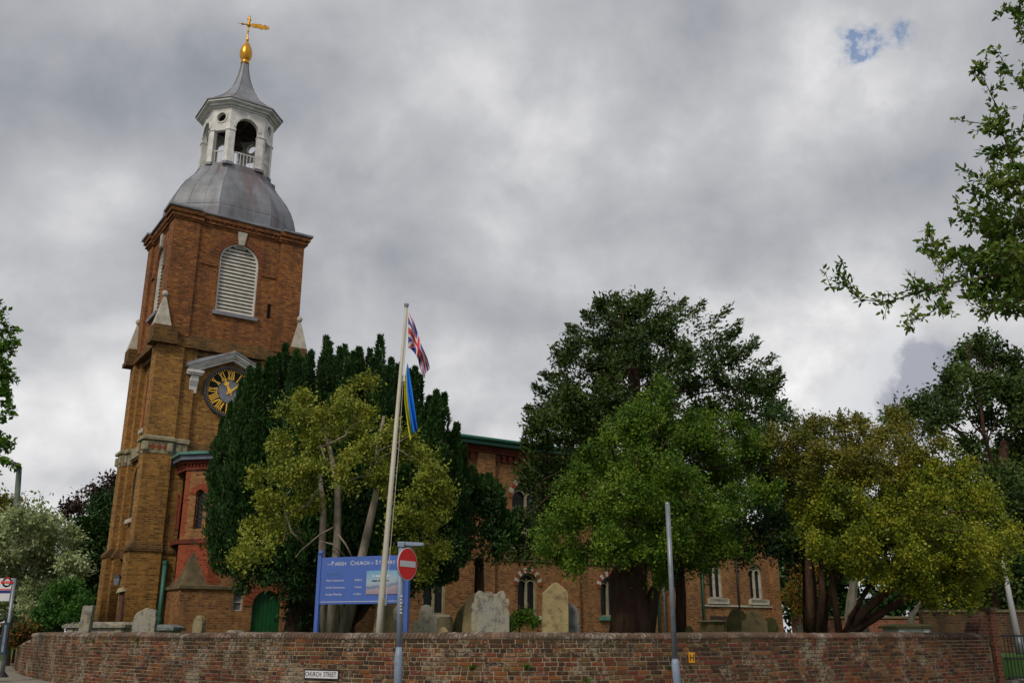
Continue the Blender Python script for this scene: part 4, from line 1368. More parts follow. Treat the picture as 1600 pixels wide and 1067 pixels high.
co = coping_shape(.068).build('coping_brick', 'coping_brick')
cme = co.data
bpy.data.objects.remove(co)
cl_ = []
s = S_LEFT
while s < WL[-1] - .05:
    cl_.append(s + .04)
    s += .080
cl_s = sorted(cl_, key=lambda q: wall_at(q)[0].y)
bigc = set(cl_s[:300])
restc = MB()
for s in cl_:
    p, t, n = wall_at(s)
    rz = math.atan2(t.y, t.x) + rnd.uniform(-.02, .02)
    z = WTOP + rnd.uniform(-.004, .004) + .008 * math.sin(s * 1.3)
    if s in bigc:
        inst('coping_brick', cme, (p.x - WO_[0], p.y - WO_[1], z), rz, wall)
    else:
        c_, s_ = math.cos(rz), math.sin(rz)
        cm = coping_shape(.068)
        restc.add([(p.x + v[0] * c_ - v[1] * s_, p.y + v[0] * s_ + v[1] * c_, z + v[2]) for v in cm.v], cm.f)
tag(restc.build('coping', 'coping_brick', wall, WO_), kind='stuff')
m_ = MB()
for i in range(k := 110):
    s0, s1 = S_LEFT + (WL[-1] - S_LEFT) * i / k, S_LEFT + (WL[-1] - S_LEFT) * (i + 1) / k
    (p0, t0, n0), (p1, t1, n1) = wall_at(s0), wall_at(s1)
    o = len(m_.v)
    for p, n in ((p0, n0), (p1, n1)):
        for off, z in ((.012, WTOP), (.012, WTOP + .035), (-.05, WTOP + .078), (-.13, WTOP + .090), (-.3, WTOP + .06), (-.33, WTOP)):
            q = p + n * off
            m_.v.append((q.x, q.y, z + .008 * math.sin((s0 if p is p0 else s1) * 1.3)))
    for j in range(5):
        m_.f.append((o + j, o + j + 6, o + j + 7, o + j + 1)); m_.m.append(0)
m_.build('coping_mortar', 'wall_mortar', wall, WO_)

# ramp and end pillar on the right
pe, te, ne = wall_at(WL[-1] - .02)
MB().obox(pe + te * .035 - ne * .16 + Vector((0, 0, .8)), (te, ne, Z_), (.012, .19, .72)).build('wall_end', 'ramp_dark', wall, WO_)
rz = math.atan2(te.y, te.x)
m_ = MB()
R0 = WL[-1] - .62
q0, t_, n_ = wall_at(R0)
U_ = (pe - q0).normalized()
ramp = [(0, WTOP + .02), (.6, WTOP + .02), (.6, 2.02), (.5, 2.03), (.34, 1.86), (.15, 1.66)]
m_.plate([ramp], (q0.x, q0.y, 0), U_, (0, 0, 1), -.02, .32)
rp = m_.build('wall_ramp', brick_mat('ramp_brick', [(0.06, 0.02, 0.015), (0.13, 0.04, 0.025), (0.18, 0.07, 0.035)], (0.13, 0.1, 0.07), soot_amt=.6), wall, WO_)
pil = empty('gate_pillar', (11.47, 23.05, 0.3), 'narrow brick pillar with flat stone cap where the wall ends beside the railings', 'pillar', rz=rz)
c = MB().box(-.13, .13, -.06, .2, 0, 1.74)
c.build('shaft', M['far_brick'], pil)
MB().box(-.17, .17, -.10, .24, 1.74, 1.83).build('cap', 'plinth_stone', pil)

# wall furniture
def on_wall(pxx, zc, off=.0):
    best = min((abs(pix(wall_at(s)[0], zc)[0] - pxx), s) for s in np.linspace(0, WL[-1], 900))
    p, t, n = wall_at(best[1])
    q = p + n * (.012 + off)
    return Vector((q.x, q.y, zc)), math.atan2(t.y, t.x)


def text_obj(s, size, name, mat, parent, loc, rot, align='CENTER', ext=.002, sx=1.0):
    cu = bpy.data.curves.new(name, 'FONT')
    cu.body = s
    cu.size = size
    cu.extrude = ext
    cu.align_x = align
    cu.align_y = 'CENTER'
    cu.resolution_u = 2
    tmp = bpy.data.objects.new(name, cu)
    COL.objects.link(tmp)
    dg = bpy.context.evaluated_depsgraph_get()
    dg.update()
    me = bpy.data.meshes.new_from_object(tmp.evaluated_get(dg))
    bpy.data.objects.remove(tmp)
    me.materials.clear()
    me.materials.append(M[mat])
    o = bpy.data.objects.new(name, me)
    COL.objects.link(o)
    o.location = loc
    o.rotation_euler = rot
    o.scale = (sx, 1, 1)
    if parent is not None:
        o.parent = parent
    return o


q, rz = on_wall(504, 0.845)
sn = empty('street_name_sign', q, 'white street name plate with black frame low on the wall reading CHURCH STREET', 'sign', rz=rz)
MB().box(-.40, .40, -.02, 0, -.085, .085).build('frame', 'plate_black', sn)
MB().box(-.375, .375, -.026, -.02, -.062, .062).build('plate', 'sign_white', sn)
text_obj('CHURCH', .112, 'lettering', 'plate_black', sn, (-.185, -.028, 0), (PI / 2, 0, 0), sx=.80)
text_obj('STREET', .112, 'lettering', 'plate_black', sn, (.195, -.028, 0), (PI / 2, 0, 0), sx=.80)
q, rz = on_wall(1080, 1.14)
hs = empty('hydrant_sign', q, 'small yellow hydrant plate with black letter H fixed to the brick wall', 'sign', rz=rz)
MB().box(-.06, .06, -.014, 0, -.085, .085).build('plate', 'hydrant_yellow', hs, bevel=.003)
m_ = MB().box(-.040, -.024, -.018, -.014, -.055, .055).box(.024, .040, -.018, -.014, -.055, .055).box(-.024, .024, -.018, -.014, -.009, .009)
m_.build('letter_h', 'plate_black', hs)


# ------------------------------------------------------------------ POSTS AND SIGNS
def gpos(px, Y):
    x = (px - 800) / 1510 * Y
    return Vector((x, Y, gz(x, Y)))


# no entry sign
b = at(622, 1067, 13.9)
ne_ = empty('no_entry_sign', (b.x, 13.9, gz(0, 13.9)), 'red round no entry sign with white bar on grey post under a small lamp', 'road sign')
B0 = ne_.location.copy()
tp = at(627, 853, 13.9)
kn = at(623, 1022, 13.9)
MB().tube([(0, 0, 0), tuple(kn - B0 + Vector((0, 0, -.02))), tuple(kn - B0 + Vector((0, 0, .1)))], [.062, .060, .042], 14).build('base_tube', 'grey_blue_post', ne_, smooth=True)
MB().tube([tuple(kn - B0 + Vector((0, 0, .02))), tuple(tp - B0)], [.040, .040], 12).build('post', 'grey_blue_post', ne_, smooth=True)
dv = Vector((math.sin(math.radians(31)), math.cos(math.radians(31)), 0))
nv = Vector((dv.y, -dv.x, 0))
dc = at(630.5, 881, 13.9 - .05) - B0
MB().plate([circ(.232, 40)], dc, dv, Z_, -.075, -.065).build('sign_rim', 'sign_white', ne_)
MB().plate([circ(.222, 40)], dc, dv, Z_, -.079, -.075).build('sign_disc', 'sign_red', ne_)
MB().plate([[(-.185, -.042), (.185, -.042), (.185, .042), (-.185, .042)]], dc, dv, Z_, -.082, -.079).build('white_bar', 'sign_white', ne_)
MB().plate([circ(.228, 40)], dc, dv, Z_, -.06, -.05).build('sign_back', 'galvanised', ne_)
m_ = MB().obox(tp - B0 + Vector((.0, 0, .02)), (X_, (0, 1, 0), Z_), (.05, .05, .035))
m_.build('lamp_cap', 'grey_blue_post', ne_, bevel=.006)
m_ = MB().plate([[(-.06, -.005), (.12, -.03), (.31, -.03), (.34, -.005), (.32, .018), (.10, .03), (-.06, .035)]], tp - B0 + Vector((0, .05, .035)), X_, Z_, -.05, .06)
m_.build('sign_lamp', 'grey_blue_post', ne_, bevel=.008)
m_ = MB()
for k, w_ in enumerate((.03, .022, .03, .018, .026, .03)):
    z = (at(627, 930 + k * 5.2, 13.9) - B0).z
    m_.box(-.012 + .0, -.012 + w_, -.046, -.036, z - .018, z)
xo = (at(627, 945, 13.9) - B0).x
for i, v in enumerate(m_.v):
    m_.v[i] = (v[0] + xo, v[1], v[2])
m_.build('post_sticker', 'sign_white', ne_)

# plain grey pole on the right
b = gpos(1059, 13.6)
gp = empty('grey_pole', b, 'plain grey metal pole with bare top standing by the wall right of centre', 'pole')
t1 = at(1043, 787, 13.6) - b
t0 = at(1055, 1036, 13.6) - b
MB().tube([(0, 0, 0), tuple(t0), tuple(t0 + Vector((0, 0, .06)))], [.056, .055, .042], 14).build('base_tube', 'grey_blue_post', gp, smooth=True)
MB().tube([tuple(t0 + Vector((0, 0, .02))), tuple(t1)], [.037, .034], 12).build('shaft', 'galvanised', gp, smooth=True)
MB().tube([tuple(t1), tuple(t1 + Vector((0, 0, .02)))], [.037, .03], 12).build('cap', 'galvanised', gp)

# flagpole with flags
fb = at(592, 985, 17.62)
fb.z = YARD
fp = empty('flagpole', fb, 'tall cream tapered flagpole leaning slightly in front of the yew', 'flagpole')
ft = at(635, 478, 17.62) - fb
fl = at(592, 985, 17.62) - fb
d_ = (ft - fl)
low = fl - d_.normalized() * (fl.z / d_.normalized().z)
MB().tube([tuple(low), tuple(fl + d_ * .1), tuple(fl + d_ * .25), tuple(ft)], [.060, .058, .052, .030], 16).build('shaft', 'cream_paint', fp, smooth=True)
MB().tube([tuple(ft - Vector((0, 0, .02))), tuple(ft + Vector((0, 0, .04)))], [.045, .05], 12).build('truck', 'galvanised', fp)
h1 = at(637, 484, 17.55) - fb
h2 = at(603, 940, 17.5) - fb
MB().tube([tuple(h1), tuple(h1.lerp(h2, .5) + Vector((.03, 0, 0))), tuple(h2)], .006, 5).build('halyard', 'cream_paint', fp)
MB().obox(h2, (X_, (0, 1, 0), Z_), (.02, .05, .06)).build('cleat', 'galvanised', fp)


def flag_mesh(fn, ns, nt, colfn, mats, name, label):
    m_ = MB()
    for i in range(ns + 1):
        for j in range(nt + 1):
            m_.v.append(tuple(fn(i / ns, j / nt)))
    for i in range(ns):
        for j in range(nt):
            a = i * (nt + 1) + j
            m_.f.append((a, a + nt + 1, a + nt + 2, a + 1))
            m_.m.append(colfn((i + .5) / ns, (j + .5) / nt))
    org = m_.v[0]
    o = m_.build(name, mats, None, org, smooth=True)
    md = o.modifiers.new('thickness', 'SOLIDIFY')
    md.thickness = .003
    return tag(o, label, 'flag')


def uj(s, t):
    # union flag, s along the fly (ratio 2:1), t down the hoist
    x, y = (s - .5) * 2, (t - .5)
    if abs(x) < .1 or abs(y) < .1:
        return 0
    if abs(x) < .166 or abs(y) < .166:
        return 1
    d1 = (y - x * .5) / 1.118
    d2 = (y + x * .5) / 1.118
    for d in (d1, d2):
        if abs(d) < .1:
            sgn = 1 if (x > 0) == (d is d1) else -1
            return 0 if 0 < d * sgn < .067 else 1
    return 2


def f_uj(s, t):
    x = 638 + s ** .9 * (33 - 8 * t) + 2.0 * math.sin(s * 9 + t * 4) * s
    y = 488 + t * 56 * (1 - .72 * s) + s ** 1.15 * 88 - 18 * s * (1 - s) * t
    return at(x, y, 17.55 - .12 * math.sin(s * 11 + t * 3.5) * (0.2 + s) - .10 * t * math.sin(s * 17))


flag_mesh(f_uj, 64, 34, uj, ['flag_red', 'flag_white', 'flag_navy'], 'union_flag', 'Union Jack flag hanging limp from the top of the flagpole')


def f_ua(s, t):
    right = 637 + 15.5 * s ** .85
    left = 636 - 8 * math.sin(min(1, s * 1.9) * PI / 2) + 13 * s ** 1.6
    y = 568 + s * (104 + 18 * t ** 2)
    x = right + (left - right) * t ** (1.0)
    return at(x, y, 17.55 - .10 * math.sin(t * 13 + s * 2) * s - .03)


flag_mesh(f_ua, 40, 30, lambda s, t: 0 if t < .66 - .05 * s + .12 * (s > .55) * (s - .55) * 2 else 1, ['flag_blue', 'flag_yellow'], 'ukraine_flag', 'blue and yellow Ukrainian flag hanging below the Union Jack on the flagpole')

# church notice board
pL, pR = gpos(494, 18.9), gpos(634, 18.15)
pL.z = pR.z = YARD
nb_ = empty('notice_board', (pL + pR) / 2, 'blue parish church notice board with white lettering and a landscape poster on two posts', 'notice board', rz=math.atan2(pR.y - pL.y, pR.x - pL.x))
hw = (pR - pL).length / 2
zt_ = at(494, 866, 18.9).z - YARD
zt0 = at(560, 869, 18.55).z - YARD
zb0 = at(560, 943, 18.55).z - YARD
for s_ in (-1, 1):
    p_ = MB().box(s_ * hw - .042, s_ * hw + .042, -.042, .042, 0, zt_ - .02).build('post', 'sign_blue', nb_, bevel=.006)
    MB().lathe([(.02, zt_ - .02), (.05, zt_ + .0), (.058, zt_ + .035), (.04, zt_ + .07), (.01, zt_ + .085)], (s_ * hw, 0), 12).build('ball_finial', 'sign_blue', p_, smooth=True)
bw = hw - .043
MB().box(-bw, bw, -.02, .02, zb0, zt0).build('board', 'sign_blue', nb_)
HB = zt0 - zb0


def bt(s, size, x, f, al='LEFT', sx=1.0, mt='sign_white', dy=-.022):
    text_obj(s, size, 'lettering', mt, nb_, (-bw + x * 2 * bw, dy, zb0 + HB * f), (PI / 2, 0, 0), al, .001, sx)


bt('THE', .040, .07, .845)
bt('P', .125, .12, .86); bt('ARISH', .098, .163, .85)
bt('C', .125, .35, .86); bt('HURCH', .098, .402, .85)
bt('OF', .045, .60, .845)
bt('S', .125, .65, .86); bt('T.', .098, .69, .85); bt('MARY', .098, .745, .85)
bt('Sunday Services', .045, .07, .64, mt='green_pale')
for f, a_, b_ in ((.50, 'Holy Communion', '8.00am'), (.35, 'Parish Communion', '9.30am'), (.205, 'Sunday Worship', '11.00am')):
    bt(a_, .056, .07, f)
    bt(b_, .056, .50, f, 'RIGHT')
MB().box(-bw * .97, bw * .98, -.024, -.02, zb0 + HB * .045, zb0 + HB * .055).build('rule_line', 'sign_white', nb_)
fx0, fx1, fz0, fz1 = bw * .08, bw * .93, zb0 + HB * .16, zb0 + HB * .72
MB().plate([[(fx0, fz0), (fx1, fz0), (fx1, fz1), (fx0, fz1)], [(fx0 + .03, fz0 + .03), (fx1 - .03, fz0 + .03), (fx1 - .03, fz1 - .03), (fx0 + .03, fz1 - .03)]], (0, 0, 0), X_, Z_, .045, .02).build('poster_frame', 'case_blue', nb_)
MB().box(fx0 + .03, fx1 - .03, -.034, -.021, fz0 + .03, fz1 - .03).build('poster', 'poster', nb_)
for row, ws in ((.74, (.05, .12, .04, .10)), (.56, (.11, .04, .09, .05))):
    x_ = fx0 + (fx1 - fx0) * .2
    for w_ in ws:
        zc_ = fz0 + (fz1 - fz0) * row
        MB().box(x_, x_ + w_, -.037, -.0345, zc_ - .013, zc_ + .013).build('worn_poster_line', 'sign_white' if row > .6 else 'case_blue', nb_)
        x_ += w_ + .025

# bus stop at the far left
b = at(3, 1056, 24.3)
bs = empty('bus_stop', b, 'bus stop flag with red roundel on a grey pole at the left edge', 'bus stop')
tpb = at(23, 903, 24.3) - b
MB().tube([(0, 0, 0), tuple(tpb * .42), tuple(tpb)], [.055, .045, .042], 12).build('pole', 'galvanised', bs, smooth=True)
MB().tube([(0, 0, -.02), (0, 0, .10)], [.16, .06], 12).build('foot_collar', 'black_metal', bs)
fl0 = at(19.5, 903, 24.25) - b
MB().box(fl0.x - .48, fl0.x - .0, -.05, -.01, fl0.z - .56, fl0.z).build('flag_panel', 'sign_white', bs)
rc = Vector((at(9.5, 909, 24.2) - b).to_tuple())
rc.y = -.05
MB().plate([circ(.125, 32), circ(.082, 32)], rc, X_, Z_, .006, .0).build('roundel', 'sign_red', bs)
MB().box(rc.x - .155, rc.x + .155, -.060, -.057, rc.z - .028, rc.z + .028).build('roundel_bar', 'sign_red', bs)
MB().box(fl0.x - .48, fl0.x - .0, -.054, -.05, rc.z - .19, rc.z - .165).build('red_line', 'sign_red', bs)
MB().box(fl0.x - .48, fl0.x - .0, -.054, -.05, rc.z - .27, rc.z - .20).build('blue_band', 'navy', bs)
text_obj('BUS STOP', .035, 'lettering', 'sign_white', bs, (rc.x, -.061, rc.z), (PI / 2, 0, 0), 'CENTER', .001, .9)
cs = at(14, 972, 24.2) - b
c2 = at(7, 1022, 24.2) - b
ax = (cs - c2).normalized()
MB().obox((cs + c2) / 2 + Vector((-.02, -.06, 0)), (X_, (0, 1, 0), ax), (.085, .03, (cs - c2).length / 2)).build('timetable_case', 'case_blue', bs)
MB().obox((cs + c2) / 2 + Vector((-.02, -.092, 0)), (X_, (0, 1, 0), ax), (.03, .002, (cs - c2).length / 2 * .85)).build('timetable', 'clock_grey', bs)

# lamp post behind the shrubs at left
b = gpos(17, 31)
b.z = .5
lp = empty('lamp_post', b, 'tall green grey street lamp post behind the pale shrub at far left', 'lamp post')
tl = at(30, 731, 31) - b
MB().tube([(0, 0, 0), tuple(tl * .3), tuple(tl)], [.13, .12, .085], 12).build('column', 'lamp_green', lp, smooth=True)
MB().tube([tuple(tl), tuple(tl + Vector((.0, -.2, .06))), tuple(tl + Vector((.1, -.25, .08)))], [.06, .05, .05], 8).build('arm', 'lamp_green', lp)
MB().obox(tl + Vector((.0, -.35, .08)), (X_, (0, 1, 0), Z_), (.10, .25, .05)).build('lamp_head', 'galvanised', lp, bevel=.02)
# leaning white pole at the right behind the railings
b = at(1593, 1003, 26)
b.z = .9
rp_ = empty('leaning_pole', b, 'pale leaning metal pole behind the railings at the right edge', 'pole')
MB().tube([tuple(at(1594, 1016, 26) - b), tuple(at(1572, 905, 26) - b), tuple(at(1565, 870, 26) - b)], [.095, .062, .05], 12).build('shaft', 'sign_white', rp_, smooth=True)
MB().tube([tuple(at(1595, 1022, 26) - b), tuple(at(1590, 990, 26) - b)], [.11, .1], 12).build('base_tube', 'galvanised', rp_, smooth=True)

# railings right of the pillar
ra = Vector((11.72, 23.15, 0)); rb_ = Vector((14.3, 24.1, 0))
rl = empty('iron_railings', (11.72, 23.15, .48), 'black iron railings on a low kerb right of the brick pillar', 'railings')
dr_ = (rb_ - ra).normalized()
nn = Vector((dr_.y, -dr_.x, 0))
LR = (rb_ - ra).length
for z in (1.0, .48, .06):
    MB().obox(dr_ * LR / 2 + Vector((0, 0, z)), (dr_, nn, Z_), (LR / 2, .012, .02)).build('rail', 'black_metal', rl)
nbars = int(LR / .11)
for k in range(nbars):
    p = dr_ * (.05 + k * .11)
    MB().tube([tuple(p + Vector((0, 0, .0))), tuple(p + Vector((0, 0, 1.0))), tuple(p + Vector((0, 0, 1.08)))], [.010, .010, .002], 6).build('bar', 'black_metal', rl)
MB().obox(dr_ * LR / 2 + Vector((0, 0, -.1)), (dr_, nn, Z_), (LR / 2, .12, .1)).build('kerb_stone', 'kerb', rl)

# lantern on a brown post by the tower
b = at(187, 985, 27.5)
b.z = YARD
ln = empty('churchyard_lamp', b, 'old glass lantern on a rusty brown post in front of the tower foot', 'lamp')
t_ = at(191, 925, 27.5) - b
l_ = at(183, 908, 27.5) - b
MB().tube([(0, 0, 0), tuple(t_)], [.085, .075], 10).build('post', 'rust', ln, smooth=True)
MB().tube([tuple(t_ + Vector((-.02, 0, 0))), tuple(t_ + Vector((-.05, 0, .12)))], [.16, .09], 10).build('bracket', 'stone', ln)
MB().hexa([(l_.x - .06, -.06), (l_.x + .06, -.06), (l_.x + .06, .06), (l_.x - .06, .06)], l_.z - .10, l_.z + .10, top=[(l_.x - .085, -.085), (l_.x + .085, -.085), (l_.x + .085, .085), (l_.x - .085, .085)]).build('lantern', 'clock_grey', ln)
MB().hexa([(l_.x - .10, -.10), (l_.x + .10, -.10), (l_.x + .10, .10), (l_.x - .10, .10)], l_.z + .10, l_.z + .20, top=[(l_.x - .03, -.03), (l_.x + .03, -.03), (l_.x + .03, .03), (l_.x - .03, .03)]).build('lantern_cap', 'black_metal', ln)


# ------------------------------------------------------------------ GRAVESTONES
def headstone(px0, px1, ytop, Y, prof, mat, label, thick=.10, yaw=0.0, lean=0.0, tilt=0.0, name='headstone', group='gravestones in the churchyard'):
    """prof: outline points (x -1..1, z 0..1 of height) along the top"""
    a, b_ = at(px0, 987, Y), at(px1, 987, Y)
    w = (b_.x - a.x)
    top = at((px0 + px1) / 2, ytop, Y).z
    h = top - YARD + .02
    rt = empty(name, ((a.x + b_.x) / 2, Y, YARD - .02), label, 'gravestone', group, rz=yaw)
    rt.rotation_euler = (tilt, lean, yaw)
    w = w / max(.4, math.cos(yaw))
    pts = [(-w / 2, 0), (w / 2, 0)] + [(x * w / 2, z if z > 1.5 else h * z) for x, z in prof]
    m_ = MB().plate([pts], (0, 0, 0), X_, Z_, 0, thick)
    o = m_.build('slab', mat, rt, bevel=.012)
    return rt


def rnd_top(z0=.86, n=10, w=1.0):
    return [(w * math.cos(PI * k / n), z0 + (1 - z0) * math.sin(PI * k / n)) for k in range(n + 1)]


def shoulder(zs=.8, w=.6, n=8, z1=.86):
    return [(1, zs - .03), (.96, zs), (w + .06, zs), (w, z1)] + [(w * math.cos(PI * k / n), z1 + (1 - z1) * math.sin(PI * k / n)) for k in range(n + 1)][1:-1] + [(-w, z1), (-w - .06, zs), (-.96, zs), (-1, zs - .03)]


scroll = [(1, .66), (1.0, .70), (.9, .76), (.98, .80), (1.0, .86), (.92, .9), (.82, .88), (.80, .93), (.72, .985), (.6, 1.0), (.42, .98), (.3, .95), (.15, .955), (0, .99), (-.15, .985), (-.3, .96), (-.45, .99), (-.62, 1.0), (-.78, .96), (-.86, .9), (-.84, .84), (-.96, .82), (-1, .78), (-.93, .72), (-1, .68)]
H = headstone
H(120, 136, 945, 25.6, [(1, 1), (.5, 1.0), (.45, .985), (-.9, .99), (-1, .97)], 'hs_grey', 'slim square pale stone pillar in front of the long chest tomb at left', thick=.22, lean=.05)
H(199, 223, 948, 25.0, [(1, .93), (.8, .99), (.4, 1), (.1, .97), (-.3, .92), (-.75, .88), (-1, .8)], 'hs_grey', 'left half of a pair of pale grey leaning headstones near the tower', lean=.12, yaw=-.25, thick=.12)
H(219, 240, 951, 24.9, [(1, .82), (.9, .84), (.85, .95), (.4, 1), (-.1, 1.0), (-.6, .93), (-.8, .86), (-1, .84)], 'hs_grey', 'right half of a pair of pale grey headstones near the tower', lean=.03, yaw=-.2, thick=.12)
H(298, 316, 961, 24.0, rnd_top(.75), 'hs_brown', 'small round topped dull brown headstone before the stair block', yaw=-.5, thick=.14)
H(580, 595, 941, 18.9, [(1, 1), (-.7, .995), (-.95, .97), (-1, .9)], 'hs_brown', 'narrow brown lichened headstone just left of the flagpole foot', lean=.06)
H(597, 612, 940, 19.1, [(1, .99), (.9, 1), (-.9, .995), (-1, .98)], 'hs_brown', 'upright brown mottled stone just right of the flagpole foot', thick=.2)
H(609, 637, 944, 19.6, shoulder(.88, .7), 'hs_grey', 'grey headstone partly behind the notice board post', yaw=.1)
H(644, 683, 944, 19.3, [(1, .72), (.95, .80), (.78, .84), (.7, .80), (.62, .82), (.55, .93), (.3, .99), (0, 1), (-.3, .97), (-.5, .88), (-.55, .74), (-.85, .74), (-.97, .66), (-1, .55)], 'hs_grey', 'grey headstone with high rounded centre and low shoulders right of the no entry sign')
H(686, 700, 979, 18.8, rnd_top(.8), 'hs_tan', 'tiny rounded yellow stone top just above the coping')
H(706, 730, 939, 21.5, [(1, 1), (.3, .97), (-.2, .9), (-.6, .8), (-1, .6)], 'hs_green', 'dark green mossy headstone leaning behind the large ornate stone', yaw=.2, lean=.05)
H(722, 751, 926, 20.4, [(1, 1.0), (.3, 1.0), (-.2, .97), (-.6, .9), (-.85, .75), (-1, .5)], 'hs_tan', 'brown stone slab tight behind the large ornate headstone', thick=.25)
H(736, 796, 922, 19.4, scroll, 'hs_grey', 'large pale ornate headstone with carved scroll top and dark lichen', thick=.16, lean=.0)
H(847, 888, 909, 19.2, [(1, .84), (1.0, .87), (.8, .91), (0.2, .99), (0.0, 1.0), (-.2, .985), (-1, .86)], 'hs_tan', 'tall tan headstone with gabled top leaning slightly', thick=.16, lean=.015, yaw=.1)
H(886, 905, 942, 19.6, [(1, .84), (.75, .92), (.2, .97), (-.4, 1), (-1, .99)], 'hs_blue', 'slim blue grey headstone beside the tall tan headstone')
H(1142, 1180, 950, 23.5, rnd_top(.55), 'hs_green', 'broad dark green round topped headstone behind the tan shouldered one', thick=.15, lean=-.1)
H(1160, 1200, 953, 22.4, shoulder(.80, .6, z1=.86), 'hs_tan', 'tan headstone with round centre and two shoulders before the vestry', thick=.12)
H(1198, 1217, 964, 23.0, [(1, .8), (.6, .96), (0, 1), (-1, .98)], 'hs_green', 'small dark green headstone right of the tan shouldered one')
H(1071, 1084, 977, 21.0, rnd_top(.8), 'hs_green', 'little rounded dark stone by the grey pole')
H(1351, 1371, 970, 23.0, rnd_top(.7), 'hs_pale', 'pale rounded stone tilted beside the golden tree trunks', lean=-.25)
H(1288, 1297, 975, 23.0, [(1, .7), (0.2, 1), (-1, .7)], 'hs_green', 'pointed mossy stone between the golden tree trunks')
H(1246, 1262, 977, 24.0, [(1, 1), (-1, 1)], 'hs_grey', 'low grey square stone left of the golden tree trunks')
H(684, 705, 963, 21.0, [(1, .97), (.95, 1), (-.95, 1), (-1, .97)], 'hs_brown', 'squat brown block stone with pale top below the first aisle window', thick=.5)
H(520, 536, 940, 22.5, rnd_top(.8), 'hs_green', 'dark stone behind the pale forked trunk under the notice board', thick=.12)


def chest_tomb(px0, px1, ylid, Y, label, dep=1.0, lidm='hs_grey', bodym='hs_pale', yaw=0.0, th=.16):
    a, b_ = at(px0, 987, Y), at(px1, 987, Y)
    w = b_.x - a.x
    zl = at(px0, ylid, Y).z - YARD
    rt = empty('chest_tomb', ((a.x + b_.x) / 2, Y, YARD), label, 'tomb', 'chest tombs in the churchyard', rz=yaw)
    MB().box(-w / 2 + .1, w / 2 - .1, .1, dep - .1, -.02, zl - th).build('body', bodym, rt)
    m_ = MB().box(-w / 2, w / 2, 0, dep, zl - th, zl - th * .45)
    m_.hexa([(-w / 2 + .02, .02), (w / 2 - .02, .02), (w / 2 - .02, dep - .02), (-w / 2 + .02, dep - .02)], zl - th * .45, zl, top=[(-w / 2 + .2, .25), (w / 2 - .2, .25), (w / 2 - .2, dep - .25), (-w / 2 + .2, dep - .25)])
    m_.build('lid', lidm, rt, bevel=.01)
    for s_ in (-1, 1):
        MB().box(s_ * (w / 2 - .22) - .08, s_ * (w / 2 - .22) + .08, .07, dep - .07, -.02, zl - th - .002).build('corner_post', bodym, rt)
    return rt


chest_tomb(93, 196, 971, 26.8, 'long grey chest tomb with moulded lid at far left of the churchyard', 1.3, yaw=-.08)
chest_tomb(232, 271, 975, 26.3, 'shorter chest tomb with dark sloping lid beside the tower downpipe', 1.0, 'hs_blue')
chest_tomb(1100, 1142, 968, 25.0, 'chest tomb with thin stone lid below the vestry window', 1.0, 'hs_brown', 'hs_tan', th=.06)
chest_tomb(1398, 1462, 974, 26.5, 'low table tomb with white end stones under the golden tree', 1.2, 'hs_green', 'sign_white', th=.12)
H(330, 372, 984, 22.0, [(1, .85), (.6, 1), (.3, 1.0), (-1, .62)], 'hs_pale', 'low tilted pinkish slab just showing above the coping left of the door', thick=.8)

# far brick wall behind the golden tree
fw = empty('far_brick_wall', (14, 33.5, .9), 'low red brick wall running behind the golden tree at the back', 'wall')
MB().box(-4.2, 16, 0, .3, 0, 1.12).build('wall_body', 'far_brick', fw)
MB().box(-4.2, 16, -.05, .35, 1.12, 1.2).build('coping', 'plinth_stone', fw)
fw2 = empty('boundary_wall', (15, 29.5, .9), 'dark brown weathered brick wall behind the low table tomb', 'wall')
MB().box(-2.4, 12, 0, .3, 0, 1.25).build('wall_body', 'ramp_dark', fw2)
MB().box(-2.4, 12, -.05, .35, 1.25, 1.33).build('coping', 'plinth_stone', fw2)


# ------------------------------------------------------------------ FOLIAGE
def nrm(a):
    return a / np.maximum(1e-6, np.linalg.norm(a, axis=1, keepdims=True))


def leaves(name, P, D, size, asp, mat, parent, org, var=.35, kind=None):
    n = len(P)
    L = size * rng.uniform(1 - var, 1 + var, (n, 1))
    Wd = nrm(np.cross(D, rng.normal(size=(n, 3))))
    N = np.cross(D, Wd)
    v = np.empty((n, 4, 3), dtype=np.float32)
    P = P - np.array(org)
    v[:, 0] = P
    v[:, 1] = P + D * L * .5 + Wd * L * asp * .5 + N * L * .08
    v[:, 2] = P + D * L
    v[:, 3] = P + D * L * .5 - Wd * L * asp * .5 + N * L * .08
    me = bpy.data.meshes.new(name)
    me.vertices.add(4 * n)
    me.vertices.foreach_set('co', v.ravel())
    me.loops.add(4 * n)
    me.loops.foreach_set('vertex_index', np.arange(4 * n, dtype=np.int32))
    me.polygons.add(n)
    me.polygons.foreach_set('loop_start', np.arange(0, 4 * n, 4, dtype=np.int32))
    me.polygons.foreach_set('loop_total', np.full(n, 4, dtype=np.int32))
    me.materials.append(M[mat])
    me.update(calc_edges=True)
    o = bpy.data.objects.new(name, me)
    COL.objects.link(o)
    if parent is not None:
        o.parent = parent
    else:
        o.location = org
    if kind:
        o['kind'] = kind
    return o


